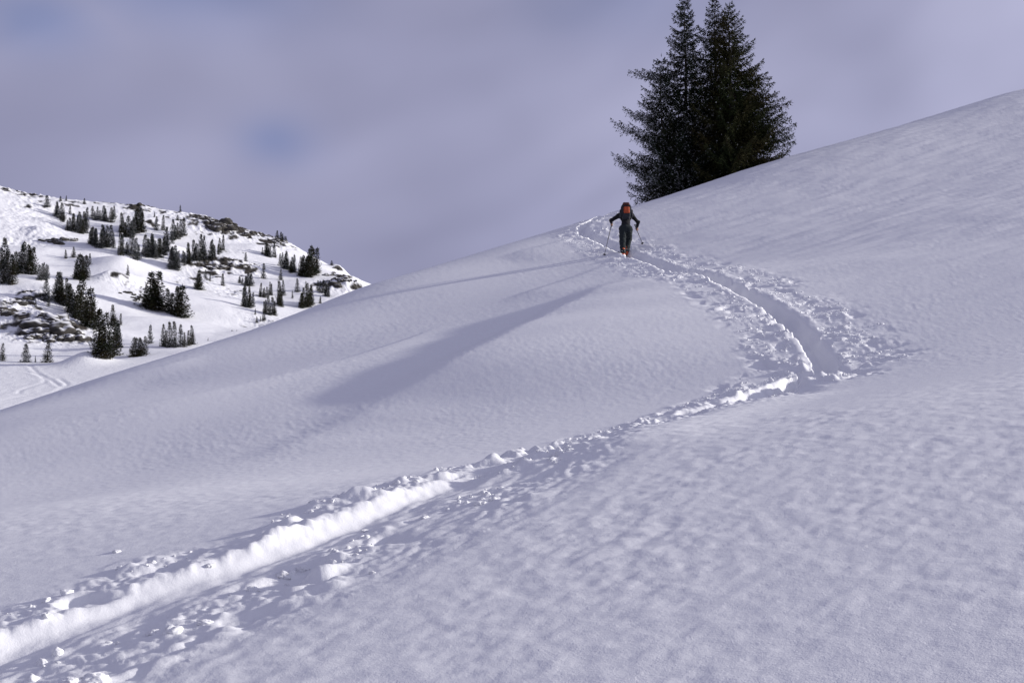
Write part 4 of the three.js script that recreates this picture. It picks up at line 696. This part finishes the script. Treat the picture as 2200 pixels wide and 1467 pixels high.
// ---------------------------------------------------------------- crumbs and chunks of snow thrown out beside the track
{
  const lump = (seed, detail, rough) => {
    let g = new THREE.IcosahedronGeometry(1, detail); g.deleteAttribute('uv'); g.deleteAttribute('normal'); g = mergeVertices(g, 1e-4); const p = g.attributes.position;
    for (let i = 0; i < p.count; i++) { let x = p.getX(i), y = p.getY(i), z = p.getZ(i); const k = 0.82 + rough * (0.55 * Math.abs(n3(x * 1.3 + seed, y * 1.3, z * 1.3)) + 0.38 * Math.abs(n3(x * 2.9, y * 2.9 + seed, z * 2.9)) + (detail > 3 ? 0.16 * Math.abs(n3(x * 6.5, y * 6.5, z * 6.5 + seed)) + 0.05 * n3(x * 15, y * 15, z * 15) : 0)); p.setXYZ(i, x * k, y * k * 0.85, z * k); }
    g.computeVertexNormals(); const uv = new Float32Array(p.count * 2); for (let i = 0; i < p.count; i++) { uv[i * 2] = p.getX(i) * 0.1; uv[i * 2 + 1] = p.getZ(i) * 0.1 + p.getY(i) * 0.07; } g.setAttribute('uv', new THREE.BufferAttribute(uv, 2)); return g;
  };
  const kinds = [0, 1, 2, 3].map((i) => lump(i * 4.1 + 2, 3, 1)), r = rng(31337), lists = kinds.map(() => []), q = new THREE.Quaternion(), e = new THREE.Euler();
  const L = TRACK.L;
  for (let n = 0; n < 17000; n++) {
    const al = 1 + r() * (L - 14), i = Math.min(TRACK.X.length - 2, Math.floor(al / L * (TRACK.X.length - 1))), upper = sstep(18.3, 20.8, al), s = r() < 0.52 ? 1 : -1;
    const tx = TRACK.X[i + 1] - TRACK.X[i], tz = TRACK.Z[i + 1] - TRACK.Z[i], tl = Math.hypot(tx, tz), far0 = lerp(0.34, 0.40, upper) + (s < 0 ? 0.26 : -0.08) * (1 - upper) - 0.08 * upper;
    const off = far0 + lerp(0.75, s > 0 ? 1.5 : 1.2, upper) * r() ** lerp(1.9, 1.3, upper) * (0.7 + 0.5 * n2(al * 0.7, s * 30)), x = TRACK.X[i] - tz / tl * off * s, z = TRACK.Z[i] + tx / tl * off * s;
    if (r() > sstep(-0.30, 0.28, n2(x * 1.15 + 20, z * 1.15) + 0.45 * n2(x * 3.1, z * 3.1)) * (1 - 0.75 * sstep(46, 60, al))) continue;
    const near = 1 - sstep(12, 26, al), size = (0.008 + 0.028 * r() ** 3.4 + (r() < 0.05 ? 0.022 * r() : 0)) * lerp(0.78, 0.72, upper) * (s > 0 || upper > 0.5 ? 1.1 : 0.85);
    const y0 = hill(x, z); if (lastRough < 0.25 + 0.4 * r() || (upper < 0.5 && r() < 0.4)) continue;
    const y = y0 + size * (0.12 - 0.4 * r());
    q.setFromEuler(e.set(r() * 0.8, r() * 6.28, r() * 0.8));
    lists[n % 4].push(new THREE.Matrix4().compose(new THREE.Vector3(x, y, z), q, new THREE.Vector3(size * (0.9 + 0.5 * r()), size * (0.7 + 0.5 * r()), size * (0.9 + 0.5 * r()))));
  }
  lists.forEach((l, k) => { const im = new THREE.InstancedMesh(kinds[k], snowMat, l.length); l.forEach((m, i) => im.setMatrixAt(i, m)); im.name = numbered('snow_crumbs'); tag(im, ['fine snow crumbs', 'loose snow crumbs', 'small snow crumbs', 'scattered snow crumbs'][k] + ' thrown out along both sides of the ski track', 'snow crumbs', null, 'stuff'); scene.add(im); });
  // the larger chunks near the camera, one by one: [photo x, y, size in photo pixels, label]
  const big = [0, 1, 2].map((i) => lump(i * 9.7 + 40, 5, 1.15));
  const CH = [[205, 1445, 52, 'largest rounded snow chunk at the bottom edge, below the track at left'], [150, 1456, 30, 'snow chunk just left of the largest one at the bottom edge'], [372, 1345, 34, 'snow chunk in the hollows right of the track, low at left'], [330, 1352, 26, 'smaller snow chunk beside another in the hollows, low at left'], [440, 1330, 26, 'snow chunk at the right end of the low left hollows'],
    [608, 1228, 30, 'snow chunk on the near rim, middle of the bright track'], [650, 1215, 24, 'snow chunk right of another on the near rim of the bright track'], [784, 1136, 18, 'round snow ball standing on the near rim of the bright track'], [800, 1228, 14, 'little snow chunk alone on smooth snow right of the track'],
    [912, 1107, 18, 'snow chunk at the point of a hollow beside the upper bright track'], [1030, 1075, 24, 'snow chunk in the heap right of the bright track end'], [1060, 1068, 18, 'smaller snow chunk at the right of the heap by the track end'], [250, 1180, 18, 'snow chunk on the far side of the track at left'], [450, 1212, 17, 'snow chunk on the far rim above the bright track'], [100, 1318, 20, 'snow chunk on the far rim near the left edge'], [895, 1030, 12, 'small snow chunk on the far rim near the track end']];
  const r2 = rng(99);
  CH.forEach(([px, py, sz, label], k) => {
    let hit = null; for (let d = 5; d < 30; d += 0.01) { const p = at(px, py + sz * 0.3, d); if (hill(p[0], p[2]) > p[1]) { hit = p; break; } } if (!hit) return;
    const s = sz * -hit[2] / F * 0.42, m = mesh('snow_chunk', big[k % 3], snowMat); m.position.set(hit[0], hill(hit[0], hit[2]) - s * 0.12, hit[2]); m.rotation.y = r2() * 6.28; m.scale.set(s * 1.35, s * 0.8, s * 1.2); tag(m, label, 'snow chunk');
  });
}
shade(scene);
renderer.render(scene, camera);
